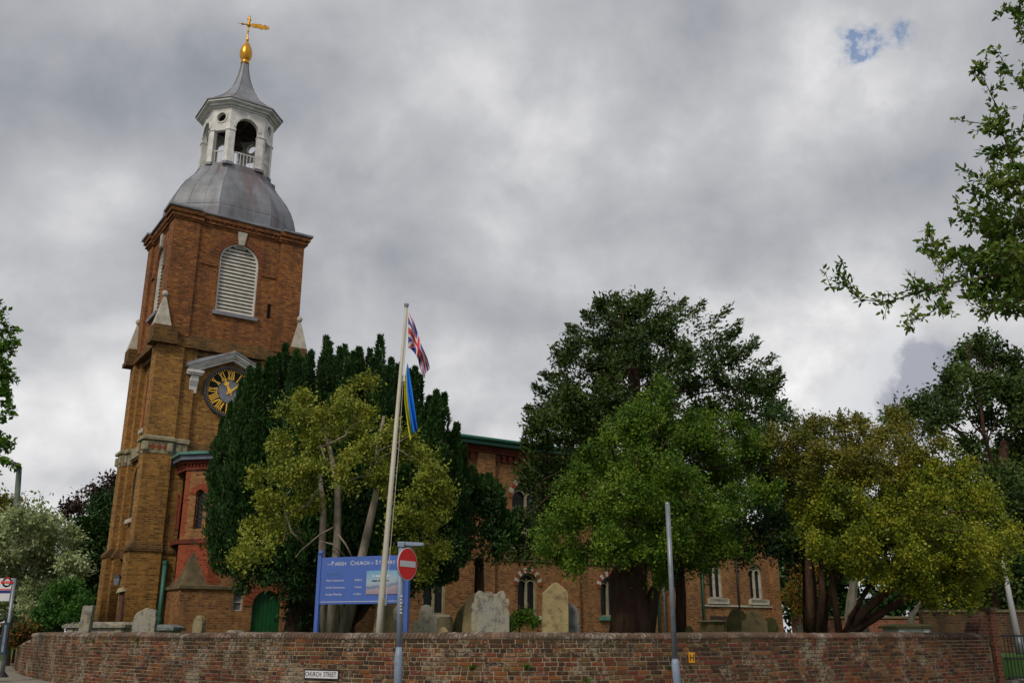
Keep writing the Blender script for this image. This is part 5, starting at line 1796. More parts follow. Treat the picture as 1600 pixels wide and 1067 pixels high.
def clumps(B, cov=2.0, cr=.28, per=60, elong=1.6, shell=(.35, 1.08), upb=.25, stray=.16):
    """B: list of (centre, radius, zscale). returns leaf points, leaf axes, clump centres"""
    C = np.array([tuple(b[0]) for b in B]); R = np.array([b[1] for b in B]); ZS = np.array([b[2] for b in B])
    Ps, Ds, CC = [], [], []
    for i in range(len(B)):
        n = max(4, int(cov * (R[i] / cr) ** 2))
        d = nrm(rng.normal(size=(n, 3)) + np.array([0, 0, upb]))
        nsub = 7
        sub = nrm(rng.normal(size=(nsub, 3)) + np.array([0, 0, upb * 1.2]))
        pick = rng.integers(0, nsub, n)
        loose = rng.random(n) < .25
        d2 = nrm(sub[pick] + rng.normal(size=(n, 3)) * .30)
        d = np.where(loose[:, None], d, d2)
        rad = rng.uniform(shell[0], shell[1], (n, 1))
        rad = np.where(loose[:, None], rad * .8, rad + .10)
        rad[rng.random((n, 1)) < stray] *= 1.2
        c = C[i] + d * R[i] * rad * np.array([1, 1, ZS[i]])
        # drop clumps buried inside another blob
        keep = np.ones(n, bool)
        for j in range(len(B)):
            if j != i and np.linalg.norm(C[j] - C[i]) < R[i] + R[j]:
                q = (c - C[j]) / (R[j] * np.array([1, 1, ZS[j]]))
                keep &= ~((q ** 2).sum(1) < .30)
        c, d = c[keep], d[keep]
        n = len(c)
        if n == 0:
            continue
        CC.append(c)
        k = per
        sc_ = cr * rng.uniform(.6, 1.25, (n, 1, 1))
        g = rng.normal(size=(n, k, 3)) * .5 * sc_
        al = rng.normal(size=(n, k, 1)) * .5 * sc_ * (elong - 1)
        ax = nrm(d + rng.normal(size=d.shape) * .45 + np.array([0, 0, .15]))
        p = c[:, None, :] + g + ax[:, None, :] * al
        dd = ax[:, None, :] * .8 + rng.normal(size=(n, k, 3)) * .8
        Ps.append(p.reshape(-1, 3)); Ds.append(nrm(dd.reshape(-1, 3)))
    return np.concatenate(Ps), np.concatenate(Ds), np.concatenate(CC)


def blobs_px(lst, Y, spread, zs=.85, k=1.0):
    out = []
    for i, b in enumerate(lst):
        x, y, r = b[:3]
        dy = b[3] if len(b) > 3 else rnd.uniform(-1, 1) * spread
        yy = Y + dy
        out.append((at(x, y, yy), r * k * yy / 1530.0, zs))
    return out


def limb(m_, a, b_, r0, r1, n=6, wob=.12, segs=5):
    a, b_ = Vector(a), Vector(b_)
    L = (b_ - a).length
    pts, rr = [], []
    for i in range(segs + 1):
        t = i / segs
        p = a.lerp(b_, t)
        w_ = wob * L * math.sin(PI * t)
        p += Vector((rnd.uniform(-1, 1) * w_ * .5, rnd.uniform(-1, 1) * w_ * .5, w_ * .4))
        pts.append(p)
        rr.append(r0 + (r1 - r0) * t)
    m_.tube(pts, rr, n)
    return pts


def tree(name, base, B, label, cat, leafm, barkm, size, asp=.5, cov=2.0, cr=.28, per=60, trunk=None, limbs=True, r0=.2, group=None, elong=1.6, trunk_top=None, twigs=.35, upb=.25, shell=(.35, 1.08), layers=None, stray=.16):
    base = Vector(base)
    rt = empty(name, base, label, cat, group)
    P, D, CC = clumps(B, cov * 1.5, cr, int(per * 2.1), elong, shell, upb, stray)
    size *= 1.03
    mats = leafm if isinstance(leafm, (list, tuple)) else [leafm]
    if len(mats) == 1:
        leaves('crown', P, D, size, asp, mats[0], rt, base)
    else:
        sel = layers(P) if layers else (rng.random(len(P)) * len(mats)).astype(int)
        for k, mm in enumerate(mats):
            s_ = sel == k
            if s_.sum():
                leaves('crown', P[s_], D[s_], size, asp, mm, rt, base)
    m_ = MB()
    if trunk:
        for pts, rads in trunk:
            m_.tube([Vector(p) for p in pts], rads, 10)
    tt = trunk_top or (trunk[0][0][-1] if trunk else base + Vector((0, 0, 1.2)))
    if not trunk:
        m_.tube([base - Vector((0, 0, .1)), base.lerp(Vector(tt), .5), Vector(tt)], [r0 * 1.2, r0, r0 * .8], 8)
    tr = m_.build('trunk', barkm, rt, base, smooth=True)
    if limbs:
        m_ = MB()
        tt = Vector(tt)
        zmax = max(b[0].z for b in B)
        ctr = sum((b[0] for b in B), Vector()) / len(B)
        lead = Vector((tt.x * .4 + ctr.x * .6, tt.y * .4 + ctr.y * .6, zmax - .2))
        if limbs != 'twigs':
            limb(m_, tt, lead, r0 * .5, r0 * .12)
        for bi, (c, r, z) in enumerate(B):
            if bi % 2:
                continue
            f_ = max(0.0, min(.8, (c.z - tt.z) / max(.1, zmax - tt.z) * .75 - .1 + rnd.uniform(-.05, .05)))
            if limbs != 'twigs':
                limb(m_, tt.lerp(lead, f_), c, r0 * .2 * (1 - .5 * f_), .012 + r0 * .03)
            near = [q for q in CC if np.linalg.norm(q - np.array(c)) < r * 1.3]
            rnd.shuffle(near)
            for q in near[:int(len(near) * twigs)]:
                limb(m_, c, Vector(q), .012 + r0 * .04, .005, 4, .1, 3)
        m_.build('branch', barkm, rt, base)
    return rt


yard = lambda px, Y: (((px - 800) / 1510 * Y), Y, YARD)

# --- Irish yew: a crowd of upright spires
YC = Vector(((520 - 800) / 1510 * 25.2, 25.2, YARD))
yew = empty('irish_yew', YC, 'huge dark Irish yew of crowded upright spires beside the church tower', 'tree')
Ps, Ds = [], []
RY = 3.35
nsp = 112
trm = MB()
for i in range(nsp):
    rho = RY * math.sqrt((i + .5) / nsp)
    th = i * 2.39996 + rnd.uniform(-.15, .15)
    top = 9.55 - 2.5 * (rho / RY) ** 2.2 + rnd.uniform(-.9, .25)
    if i > nsp * .5 and math.cos(th) < -.3:
        top += .25
    bot = 2.2 + .7 * rnd.random() + .5 * (rho / RY)
    bx = Vector((YC.x + rho * .90 * math.cos(th), YC.y + rho * .90 * math.sin(th), bot))
    tx = Vector((YC.x + rho * 1.0 * math.cos(th), YC.y + rho * 1.0 * math.sin(th), top))
    n = 4600 if i > nsp * .45 else 2000
    t = rng.random(n) ** .85
    if i <= nsp * .45:
        t = .45 + .55 * t
    rr = .35 * np.minimum(1, (1 - t) * 2.3) ** .95 * (1 + .22 * np.sin(t * 23 + i) + .18 * np.sin(t * 51 + i * 2))
    rr *= np.minimum(1, .45 + t * 4)
    a_ = rng.random(n) * 2 * PI
    lob = 1 + .22 * np.sin(a_ * 5 + t * 12 + i)
    rad = rr * lob * rng.uniform(.72, 1.06, n) + .015
    cxp = np.array(bx)[None] * (1 - t[:, None]) + np.array(tx)[None] * t[:, None]
    o_ = np.stack([np.cos(a_), np.sin(a_), np.zeros(n)], 1)
    P = cxp + o_ * rad[:, None]
    D = nrm(o_ * .55 + np.array([0, 0, 1.0]) + rng.normal(size=(n, 3)) * .28)
    Ps.append(P); Ds.append(D)
    if i == nsp - 1:
        # a few outer spires on the tower side that overlap the clock
        for (x_, yt_, dyy) in ((436, 556, -1.2), (420, 562, -1.6), (404, 572, -1.9), (390, 576, -1.7), (378, 598, -1.9), (362, 632, -1.7), (350, 655, -1.2), (612, 562, -1.0), (640, 585, -1.2), (560, 545, -.6), (512, 536, -.6)):
            a0_ = at(x_ - 6, 860, YC.y + dyy)
            b0_ = at(x_, yt_, YC.y + dyy)
            m__ = 4200
            t2 = rng.random(m__) ** .85
            a2 = rng.random(m__) * 2 * PI
            r2 = .33 * np.minimum(1, (1 - t2) * 2.6) ** .9 * (1 + .22 * np.sin(t2 * 29 + x_)) * (1 + .22 * np.sin(a2 * 5 + t2 * 12)) * rng.uniform(.72, 1.06, m__)
            o2 = np.stack([np.cos(a2), np.sin(a2), np.zeros(m__)], 1)
            Ps.append(np.array(a0_)[None] * (1 - t2[:, None]) + np.array(b0_)[None] * t2[:, None] + o2 * r2[:, None])
            Ds.append(nrm(o2 * .55 + np.array([0, 0, 1.0]) + rng.normal(size=(m__, 3)) * .28))
    if i % 4 == 0:
        limb(trm, YC + Vector((rnd.uniform(-.3, .3), rnd.uniform(-.3, .3), .6)), bx + Vector((0, 0, .8)), .16, .07)
leaves('crown', np.concatenate(Ps), np.concatenate(Ds), .115, .36, 'leaf_yew', yew, YC)
B = blobs_px([(400, 905, 34, -1.8), (455, 905, 40, -2.2), (520, 900, 50, -1), (580, 890, 45, -1), (640, 885, 38, -1.5), (690, 870, 32, -1), (360, 870, 26, -1), (462, 945, 24, -.5), (455, 975, 22, -.5), (610, 850, 50, -1.5), (480, 850, 60, -2), (560, 820, 60, -1.5), (670, 840, 40, -1.5)], 25.2, 1)
P, D, _ = clumps(B, 2.0, .3, 130)
leaves('skirt', P, D, .125, .4, 'leaf_yew', yew, YC)
trm.tube([YC + Vector((-.95, -.6, -.1)), YC + Vector((-.85, -.5, 1.2)), YC + Vector((-.7, -.4, 2.6))], [.28, .24, .22], 10)
trm.tube([YC + Vector((-.1, 0, -.1)), YC + Vector((-.05, 0, 3))], [.7, .5], 10)
trm.build('trunk', 'bark_dark', yew, YC, smooth=True)

# --- small yew right of it
sy = Vector(yard(748, 26.5))
sy_ = empty('small_yew', sy, 'small dark yew with a few upright tips in front of the nave wall', 'tree')
B = blobs_px([(745, 800, 30), (715, 790, 28), (770, 840, 26), (735, 850, 34), (700, 850, 32), (690, 830, 30), (760, 780, 18), (780, 860, 18), (660, 870, 26)], 26.5, .7)
P, D, CC = clumps(B, 2.6, .26, 80)
Ps, Ds = [P], [D]
for (x, yt, yb) in ((722, 765, 800), (738, 735, 800), (752, 742, 800), (764, 745, 810), (772, 752, 800), (712, 745, 800), (745, 750, 800), (790, 800, 850), (702, 765, 820)):
    n = 1300
    a0, b0 = at(x, yb, 26.5 + rnd.uniform(-.5, .5)), at(x, yt, 26.5)
    b0.y = a0.y
    t = rng.random(n)
    a_ = rng.random(n) * 2 * PI
    rr = .28 * np.minimum(1, (1 - t) * 2.5) * rng.uniform(.5, 1.1, n)
    P = np.array(a0)[None] * (1 - t[:, None]) + np.array(b0)[None] * t[:, None] + np.stack([np.cos(a_) * rr, np.sin(a_) * rr, 0 * rr], 1)
    Ps.append(P); Ds.append(nrm(np.stack([np.cos(a_) * .5, np.sin(a_) * .5, np.ones(n)], 1) + rng.normal(size=(n, 3)) * .3))
leaves('crown', np.concatenate(Ps), np.concatenate(Ds), .15, .38, 'leaf_yew', sy_, sy)
MB().tube([sy - Vector((0, 0, .1)), sy + Vector((0, 0, 2.6))], [.2, .12], 8).build('trunk', 'bark_dark', sy_, sy)

# --- pale-trunked light tree in front
YT = 19.6
bT = Vector(yard(530, YT))
B = blobs_px([(540, 618, 20), (470, 622, 14), (445, 642, 12), (575, 600, 10), (520, 645, 28), (475, 660, 26), (560, 660, 32), (600, 672, 24), (430, 690, 22), (500, 695, 36), (560, 710, 30), (630, 700, 28), (660, 720, 26),
              (440, 730, 28), (410, 745, 18), (480, 745, 30), (685, 750, 22), (650, 765, 34), (600, 745, 26), (540, 745, 22), (420, 790, 26), (465, 785, 24), (400, 830, 22), (440, 830, 18), (385, 862, 18), (415, 862, 16), (372, 872, 10),
              (690, 800, 20), (650, 815, 30), (625, 800, 24), (675, 850, 24), (640, 865, 22), (610, 870, 16), (490, 790, 16), (665, 890, 14), (700, 780, 12)], YT, 1.1)
t1 = [at(520, 990, YT), at(523, 900, YT), at(527, 840, YT), at(528, 760, YT), at(515, 700, YT + .2), at(500, 650, YT)]
t2 = [at(508, 990, YT + .25), at(502, 900, YT + .3), at(505, 800, YT + .4), at(500, 740, YT + .5)]
t3 = [at(536, 990, YT), at(552, 930, YT), at(570, 850, YT), at(588, 770, YT), at(590, 700, YT + .2), at(600, 650, YT + .2)]
tr = [(t1, [.15, .09, .08, .07, .05, .03]), (t2, [.10, .08, .07, .04]), (t3, [.14, .11, .09, .07, .05, .03])]
for pts in (([(527, 820), (500, 835), (470, 860), (462, 870)]), ([(525, 830), (540, 850), (555, 880)]), ([(500, 760), (480, 790), (452, 800), (443, 845)]), ([(527, 760), (560, 745), (590, 742)]),
            ([(590, 720), (620, 700), (650, 720)]), ([(590, 705), (625, 690), (640, 680)]), ([(515, 735), (505, 710), (501, 695)]), ([(590, 770), (575, 740), (582, 718)]), ([(500, 700), (540, 680), (555, 640)]), ([(475, 850), (455, 830), (440, 780), (455, 765)]), ([(540, 870), (520, 850), (500, 845)])):
    tr.append(([at(x, y, YT - .3 * (i % 2)) for i, (x, y) in enumerate(pts)], [.022 * (1 - .6 * i / len(pts)) for i in range(len(pts))]))
tree('light_tree', bT, B, 'yellow green leafy tree with pale bare forked trunks behind the notice board', 'tree', 'leaf_lime', 'bark_pale', .072, .6, cov=2.3, cr=.20, per=56, trunk=tr, trunk_top=at(545, 740, YT), r0=.06, limbs='twigs', twigs=.3, stray=.12)

# --- dark spreading tree behind
YD = 31.0
B = blobs_px([(985, 492, 28), (960, 505, 22), (1015, 500, 26), (945, 540, 26), (990, 540, 36), (1040, 530, 30), (925, 575, 24), (975, 590, 36), (1030, 590, 36), (1075, 560, 26), (1080, 600, 24), (895, 545, 10), (895, 610, 22), (870, 635, 20), (930, 640, 36),
              (1110, 560, 16), (1130, 590, 20), (1155, 600, 16), (1180, 600, 12), (1120, 640, 28), (1160, 650, 26), (1195, 640, 18), (1080, 650, 24), (850, 655, 14), (860, 690, 18), (900, 690, 32), (1000, 660, 40), (840, 670, 8), (875, 560, 8),
              (860, 745, 26), (825, 760, 18), (850, 800, 26), (810, 815, 18), (880, 780, 30), (835, 850, 22), (900, 740, 30), (1200, 690, 24), (795, 840, 12), (1140, 560, 9), (1205, 610, 8), (940, 480, 9), (960, 620, 30), (900, 660, 26), (940, 600, 26), (900, 620, 24), (870, 660, 20), (930, 680, 30)], YD, 2.2, .8, k=1.03)
tD = [at(985, 990, YD), at(988, 800, YD), at(990, 700, YD), at(992, 600, YD), at(990, 520, YD)]
sp_pts, sp_dir = [], []
for (x, y, dx, dy, L) in [(1080, 520, 60, -40, 1), (1100, 545, 55, -30, 1), (1130, 560, 55, -25, 1), (1150, 585, 60, -28, 1), (1170, 610, 50, -20, 1), (1185, 640, 40, -12, 1), (1060, 500, 40, -30, 1), (1040, 490, 30, -22, 1), (900, 560, -34, -16, 1), (880, 590, -30, -8, 1), (860, 640, -36, -4, 1), (850, 670, -28, 4, 1), (915, 525, -26, -16, 1),
                          (935, 500, -22, -12, 1), (870, 620, -36, -18, 1), (840, 700, -20, -10, 1), (1150, 560, 30, -34, 1), (1120, 530, 34, -26, 1), (1000, 480, 14, -22, 1), (970, 480, -8, -18, 1), (1180, 590, 36, -12, 1)]:
    n = 260
    t = rng.random(n)
    yy = YD + rnd.uniform(-1.5, 1.5)
    a0, b0 = np.array(at(x, y, yy)), np.array(at(x + dx, y + dy, yy))
    P = a0 + (b0 - a0) * t[:, None] + rng.normal(size=(n, 3)) * (.17 * (1.1 - t[:, None]) + .03) + np.array([0, 0, -.12]) * (np.sin(t * PI)[:, None])
    sp_pts.append(P); sp_dir.append(nrm((b0 - a0)[None] / np.linalg.norm(b0 - a0) + rng.normal(size=(n, 3)) * .6))
td_ = tree('dark_spreading_tree', yard(985, YD), B, 'tall dark spreading evergreen with feathery branch tips rising behind the green tree', 'tree', 'leaf_dark', 'bark_dark', .16, .42, cov=2.5, cr=.34, per=62, trunk=[(tD, [.55, .4, .3, .2, .08])], trunk_top=tD[2], r0=.22, elong=2.1, twigs=.3, stray=.16)
leaves('branch_tips', np.concatenate(sp_pts), np.concatenate(sp_dir), .16, .4, 'leaf_dark', td_, Vector(yard(985, YD)))

# --- bright green tree
YB = 20.6
B = blobs_px([(1035, 603, 14), (1020, 622, 20), (1055, 632, 22), (1000, 645, 26), (1040, 660, 32), (970, 655, 16), (1075, 665, 26), (985, 690, 34), (945, 690, 20), (1020, 710, 36), (1070, 710, 36), (930, 720, 28), (960, 745, 34), (905, 735, 20), (900, 770, 30), (1000, 760, 40), (1050, 770, 40), (1100, 760, 36),
              (940, 800, 40), (880, 810, 30), (1000, 820, 40), (1060, 830, 40), (1110, 820, 36), (870, 850, 28), (920, 860, 34), (970, 860, 28), (1010, 870, 26), (1060, 880, 34), (1110, 870, 30), (845, 860, 16), (885, 880, 18), (1140, 840, 26), (1150, 790, 28), (1140, 740, 30), (1120, 700, 28), (1160, 700, 22), (1180, 720, 24), (1110, 660, 16), (1150, 665, 18), (1040, 905, 16), (1190, 760, 22), (1095, 690, 26), (1060, 690, 24), (1010, 790, 34, -1.9), (960, 770, 30, -2.0), (1050, 750, 34, -1.9), (1000, 730, 30, -1.8), (950, 850, 28, -2.0), (1060, 850, 30, -2.0), (1010, 850, 26, -1.6), (1090, 790, 28, -1.8), (900, 810, 26, -1.6), (1000, 660, 22, -1.2)], YB, 1.6, k=1.14)
tB = [at(985, 1000, YB), at(985, 960, YB), at(980, 905, YB), at(990, 870, YB), at(1000, 800, YB)]
tB2 = [at(1008, 985, YB), at(1020, 930, YB), at(1040, 885, YB - .2), at(1075, 855, YB - .4)]
tB3 = [at(1063, 990, YB + 1), at(1064, 930, YB + 1), at(1060, 880, YB + 1)]
gt = tree('bright_green_tree', yard(985, YB), B, 'broad bright green leafy tree with thick reddish brown trunk in the middle of the churchyard', 'tree', 'leaf_green', 'bark_brown', .066, .55, cov=2.4, cr=.21, per=72, trunk=[(tB, [.50, .43, .42, .3, .15]), (tB2, [.22, .14, .10, .05]), (tB3, [.14, .12, .12])], trunk_top=tB[3], r0=.2, twigs=.3)

# --- deep green tree between
YX = 23.5
B = blobs_px([(1215, 720, 28), (1240, 740, 24), (1200, 770, 30), (1235, 790, 36), (1190, 820, 30), (1240, 830, 30), (1150, 850, 22), (1195, 850, 22), (1120, 860, 18), (1245, 870, 22), (1275, 850, 22), (1225, 865, 16), (1180, 740, 26), (1250, 680, 20), (1190, 690, 16), (1210, 665, 16), (1150, 700, 20), (1230, 650, 10), (1170, 865, 14), (1100, 872, 12), (1130, 680, 18), (1110, 720, 22), (1150, 760, 24), (1120, 790, 20), (1160, 810, 22), (1080, 700, 16), (1275, 790, 26), (1265, 740, 22)], YX, 1.2, k=1.1)
tree('deep_green_tree', yard(1262, YX), B, 'deep shaded green tree filling the gap left of the golden tree', 'tree', 'leaf_deep', 'bark_dark', .085, .5, cov=2.4, cr=.26, per=60, r0=.16, trunk=[([at(1268, 990, YX), at(1264, 900, YX), at(1255, 840, YX)], [.2, .16, .1])])

# --- golden tree
YG = 21.8
B = blobs_px([(1225, 690, 24), (1265, 680, 28), (1300, 670, 14), (1300, 700, 30), (1250, 720, 28), (1345, 690, 24), (1345, 660, 6), (1385, 690, 20), (1340, 730, 34), (1395, 735, 34), (1290, 750, 34), (1440, 715, 26), (1475, 700, 14), (1445, 755, 34), (1490, 745, 26), (1350, 785, 36), (1400, 795, 36),
              (1285, 810, 30), (1300, 860, 26), (1275, 850, 18), (1330, 870, 24), (1320, 830, 28), (1385, 850, 32), (1435, 830, 36), (1490, 800, 36), (1530, 780, 26), (1560, 800, 18), (1480, 860, 34), (1530, 850, 30), (1565, 850, 20), (1420, 890, 28), (1470, 910, 28), (1520, 900, 26), (1555, 895, 20), (1430, 925, 18), (1510, 935, 16), (1460, 940, 14), (1380, 890, 18), (1300, 895, 12), (1580, 828, 8), (1360, 720, 24), (1420, 700, 20), (1420, 760, 26), (1370, 820, 26, -2), (1450, 790, 24, -2), (1310, 780, 24, -2), (1500, 830, 28, -2), (1420, 860, 26, -2), (1340, 850, 24, -2), (1530, 880, 22, -1.8), (1400, 900, 22, -1), (1450, 915, 20, -1), (1350, 890, 18, -1.5), (1250, 790, 24), (1225, 740, 22), (1260, 830, 20), (1500, 910, 22, -1), (1400, 650, 8), (1320, 665, 14), (1420, 675, 14)], YG, 1.7, k=1.18)
g0 = at(1285, 1000, YG)
trg = []
for pts, rr in (([(1268, 995), (1266, 940), (1264, 890), (1262, 830)], [.15, .12, .11, .08]), ([(1283, 995), (1288, 950), (1310, 900), (1335, 860)], [.17, .14, .11, .07]), ([(1278, 995), (1285, 930), (1284, 880), (1290, 820)], [.12, .10, .08, .06]),
                ([(1312, 995), (1306, 950), (1300, 900), (1305, 850)], [.11, .09, .08, .05]), ([(1322, 995), (1350, 955), (1385, 925), (1425, 880)], [.15, .13, .11, .07]), ([(1328, 995), (1360, 965), (1400, 945), (1450, 915)], [.14, .11, .09, .05]), ([(1318, 995), (1330, 965), (1352, 925), (1380, 880)], [.12, .10, .08, .05]), ([(1325, 990), (1375, 960), (1425, 925)], [.13, .1, .06])):
    trg.append(([at(x, y, YG + rnd.uniform(-.3, .3)) for x, y in pts], [q * .8 for q in rr]))


def gold_layers(P):
    # the top left of the crown is browner, the rest golden
    n = np.sin(P[:, 0] * 1.7) + np.sin(P[:, 2] * 2.3 + 1) + rng.normal(size=len(P)) * .5
    s = ((P[:, 2] - 4.6) * 1.1 - (P[:, 0] - 8.2) * .55 + n * .5) > .3
    return s.astype(int)


tree('golden_tree', (g0.x, YG, YARD), B, 'wide golden green tree with several dark spreading stems at right of the churchyard', 'tree', ['leaf_gold', 'leaf_olive'], 'bark_dark', .064, .6, cov=2.3, cr=.20, per=78, trunk=trg, trunk_top=at(1330, 860, YG), r0=.10, layers=gold_layers, twigs=.25, upb=.1)

# grey trunks behind it
for i, (pts, lab) in enumerate((([(1325, 990), (1330, 940), (1335, 905)], 'pale grey tree trunk behind the golden tree stems'), ([(1412, 985), (1425, 960), (1440, 940)], 'short pale leaning trunk above the low table tomb'))):
    b = at(*pts[0], 29 if i == 0 else 28)
    P3 = [at(x, y, b.y) for x, y in pts]
    rt = empty('small_tree', (b.x, b.y, YARD), lab, 'tree')
    P3[0].z = YARD
    MB().tube(P3, [.22, .16, .12] if i == 0 else [.14, .10, .07], 8).build('trunk', 'bark_grey', rt, rt.location)
    P, D, _ = clumps([(P3[-1] + Vector((0, 0, .5)), .9, .8), (P3[-1] + Vector((.9, .3, .9)), .8, .8)], 1.5, .3, 50)
    leaves('crown', P, D, .1, .5, 'leaf_deep', rt, rt.location)

# --- tall tree at right rear
YE = 34.0
B = blobs_px([(1535, 535, 18), (1520, 555, 20), (1555, 555, 24), (1585, 570, 26), (1505, 575, 14), (1530, 590, 26), (1480, 600, 14), (1500, 620, 20), (1465, 625, 18), (1440, 640, 20), (1415, 655, 18), (1395, 655, 8), (1450, 665, 18), (1480, 650, 16), (1570, 620, 32), (1600, 640, 40), (1545, 660, 24),
              (1590, 700, 36), (1545, 720, 26), (1520, 730, 22), (1515, 695, 8), (1560, 770, 40), (1600, 790, 40), (1520, 790, 30), (1590, 860, 40), (1550, 880, 34), (1600, 920, 34), (1640, 600, 60), (1650, 720, 70), (1640, 850, 60), (1540, 940, 26), (1580, 960, 20)], YE, 2.4)
tE = [at(1568, 1000, YE - 2), at(1563, 920, YE - 1), at(1560, 800, YE), at(1570, 690, YE)]
tE2 = [at(1560, 800, YE), at(1530, 730, YE), at(1505, 680, YE), at(1470, 655, YE)]
tree('tall_rear_tree', (tE[0].x, YE - 2, YARD), B, 'tall dark green tree with layered leaf masses at the right edge behind the churchyard', 'tree', 'leaf_rear', 'bark_brown', .17, .5, cov=2.4, cr=.40, per=70, trunk=[(tE, [.36, .32, .26, .15]), (tE2, [.16, .12, .09, .05])], trunk_top=tE[2], r0=.2, twigs=.3)

# --- left side shrubs and trees
YS = 30.0
B = blobs_px([(20, 870, 40), (60, 850, 32), (95, 845, 24), (40, 810, 26), (75, 820, 22), (115, 870, 18), (110, 895, 22), (70, 890, 36), (20, 920, 38), (60, 935, 34), (100, 925, 24), (10, 830, 30), (85, 860, 24), (-15, 890, 30), (30, 960, 24)], YS, 1.3, .8)
tree('variegated_shrub', yard(50, YS), B, 'large pale cream and green variegated bush at far left', 'shrub', 'leaf_varieg', 'bark_dark', .12, .5, cov=2.6, cr=.30, per=60, r0=.1, limbs=False)
B = blobs_px([(90, 935, 24), (115, 950, 18), (75, 955, 20), (105, 925, 18), (125, 965, 12), (65, 970, 14), (98, 965, 20)], 27.6, .5, .9)
tree('green_shrub', yard(95, 27.8), B, 'rounded mid green bush in front of the variegated bush at left', 'shrub', 'leaf_shrub', 'bark_dark', .09, .5, cov=2.6, cr=.22, per=60, r0=.06, limbs=False)
B = blobs_px([(25, 990, 14), (40, 984, 12), (15, 1005, 10), (55, 980, 8), (32, 1000, 8), (8, 985, 12)], 28.4, .3, .7)
tree('ivy_shrub', (at(25, 1000, 28.6).x, 28.6, .8), B, 'orange tinged low ivy spilling over the left end of the wall', 'shrub', ['leaf_orange', 'leaf_deep'], 'bark_dark', .08, .6, cov=2.4, cr=.16, per=40, r0=.03, limbs=False)
B = blobs_px([(15, 795, 22), (45, 805, 18), (-10, 800, 26), (60, 820, 12), (30, 830, 26), (0, 840, 30)], 42, 1.5, .8)
tree('background_tree', yard(20, 42), B, 'yellowish round tree seen beyond the lamp post at far left', 'tree', 'leaf_olive', 'bark_dark', .16, .5, cov=2.2, cr=.42, per=60, r0=.2)
B = blobs_px([(160, 765, 24), (140, 775, 16), (120, 790, 12), (180, 770, 30), (105, 800, 7), (150, 800, 28), (200, 800, 40)], 46, 1.5, .8)
tree('purple_tree', yard(160, 46), B, 'dark purple leaved tree top showing left of the tower', 'tree', 'leaf_purple', 'bark_dark', .18, .5, cov=1.8, cr=.42, per=50, r0=.3, stray=.2)
B = blobs_px([(150, 830, 34), (130, 850, 26), (160, 870, 40), (125, 890, 26), (160, 920, 40), (120, 920, 24), (175, 800, 26), (180, 950, 40), (130, 960, 26), (150, 790, 14)], 40, 1.5, 1.1)
tree('conifer', yard(165, 40), B, 'dark green conifer mass between the bush and the left side of the tower', 'tree', 'leaf_yew', 'bark_dark', .2, .4, cov=2.6, cr=.42, per=70, r0=.3, limbs=False, upb=.6)

# orange shrub and background hedge seen under the trees
B = blobs_px([(1250, 905, 24), (1238, 930, 18), (1270, 925, 18), (1245, 950, 18), (1260, 885, 16)], 32, .8, .9)
tree('orange_shrub', yard(1252, 32), B, 'orange brown turning shrub right of the vestry corner', 'shrub', ['leaf_orange', 'leaf_olive'], 'bark_dark', .10, .5, cov=2.2, cr=.26, per=50, r0=.05, limbs=False)
hb = [(Vector((x, 57 + 3 * math.sin(x), z)), 2.4, .9) for x in np.arange(16.4, 75, 2.0) for z in (1.8, 4.0, 6.5, 8.5)]
hb += [(Vector((x, 52, z)), 2.2, .9) for x in np.arange(-60, -20, 2.6) for z in (2.0, 4.0)]
P, D, _ = clumps(hb, 1.4, .6, 60)
hd = leaves('far_woodland', P, D, .36, .7, 'leaf_deep', None, (0, 0, 0), kind='stuff')

# climbing shrub at the aisle wall, between headstones
B = blobs_px([(808, 972, 10), (820, 965, 9), (800, 980, 9), (835, 970, 7)], 21.5, .3, .9)
tree('small_bush', yard(812, 21.5), B, 'small bright green bush between the ornate and the tan headstones', 'shrub', 'leaf_weed', 'bark_dark', .07, .6, cov=2.0, cr=.12, per=36, r0=.02, limbs=False)
# weeds growing from the wall
for i, (x, z, lab) in enumerate(((741, 1.015, 'weed tuft in the wall joints between the no entry post and centre'), (822, 1.01, 'weed tuft in the wall below the tan headstone'), (1046, .98, 'weed tuft in the wall just left of the grey pole'), (216, 1.405, 'yellow moss cushion under the coping at left'), (148, 1.38, 'yellow moss patch on the wall below the slim stone pillar'), (915, .80, 'green weed low in the wall below the bright green tree'))):
    q, rz = on_wall(x, z, .01)
    n = 60
    d = nrm(rng.normal(size=(n, 3)) + np.array([0, -1.0, .2]))
    P = np.array(q)[None] + d * rng.uniform(0, .045, (n, 1)) * np.array([1.3, .6, .8])
    o = leaves('wall_weed', P, d, .035, .7, 'leaf_weed' if i not in (3, 4) else 'leaf_gold', None, tuple(q))
    tag(o, lab, 'weed', 'weeds growing in the wall')


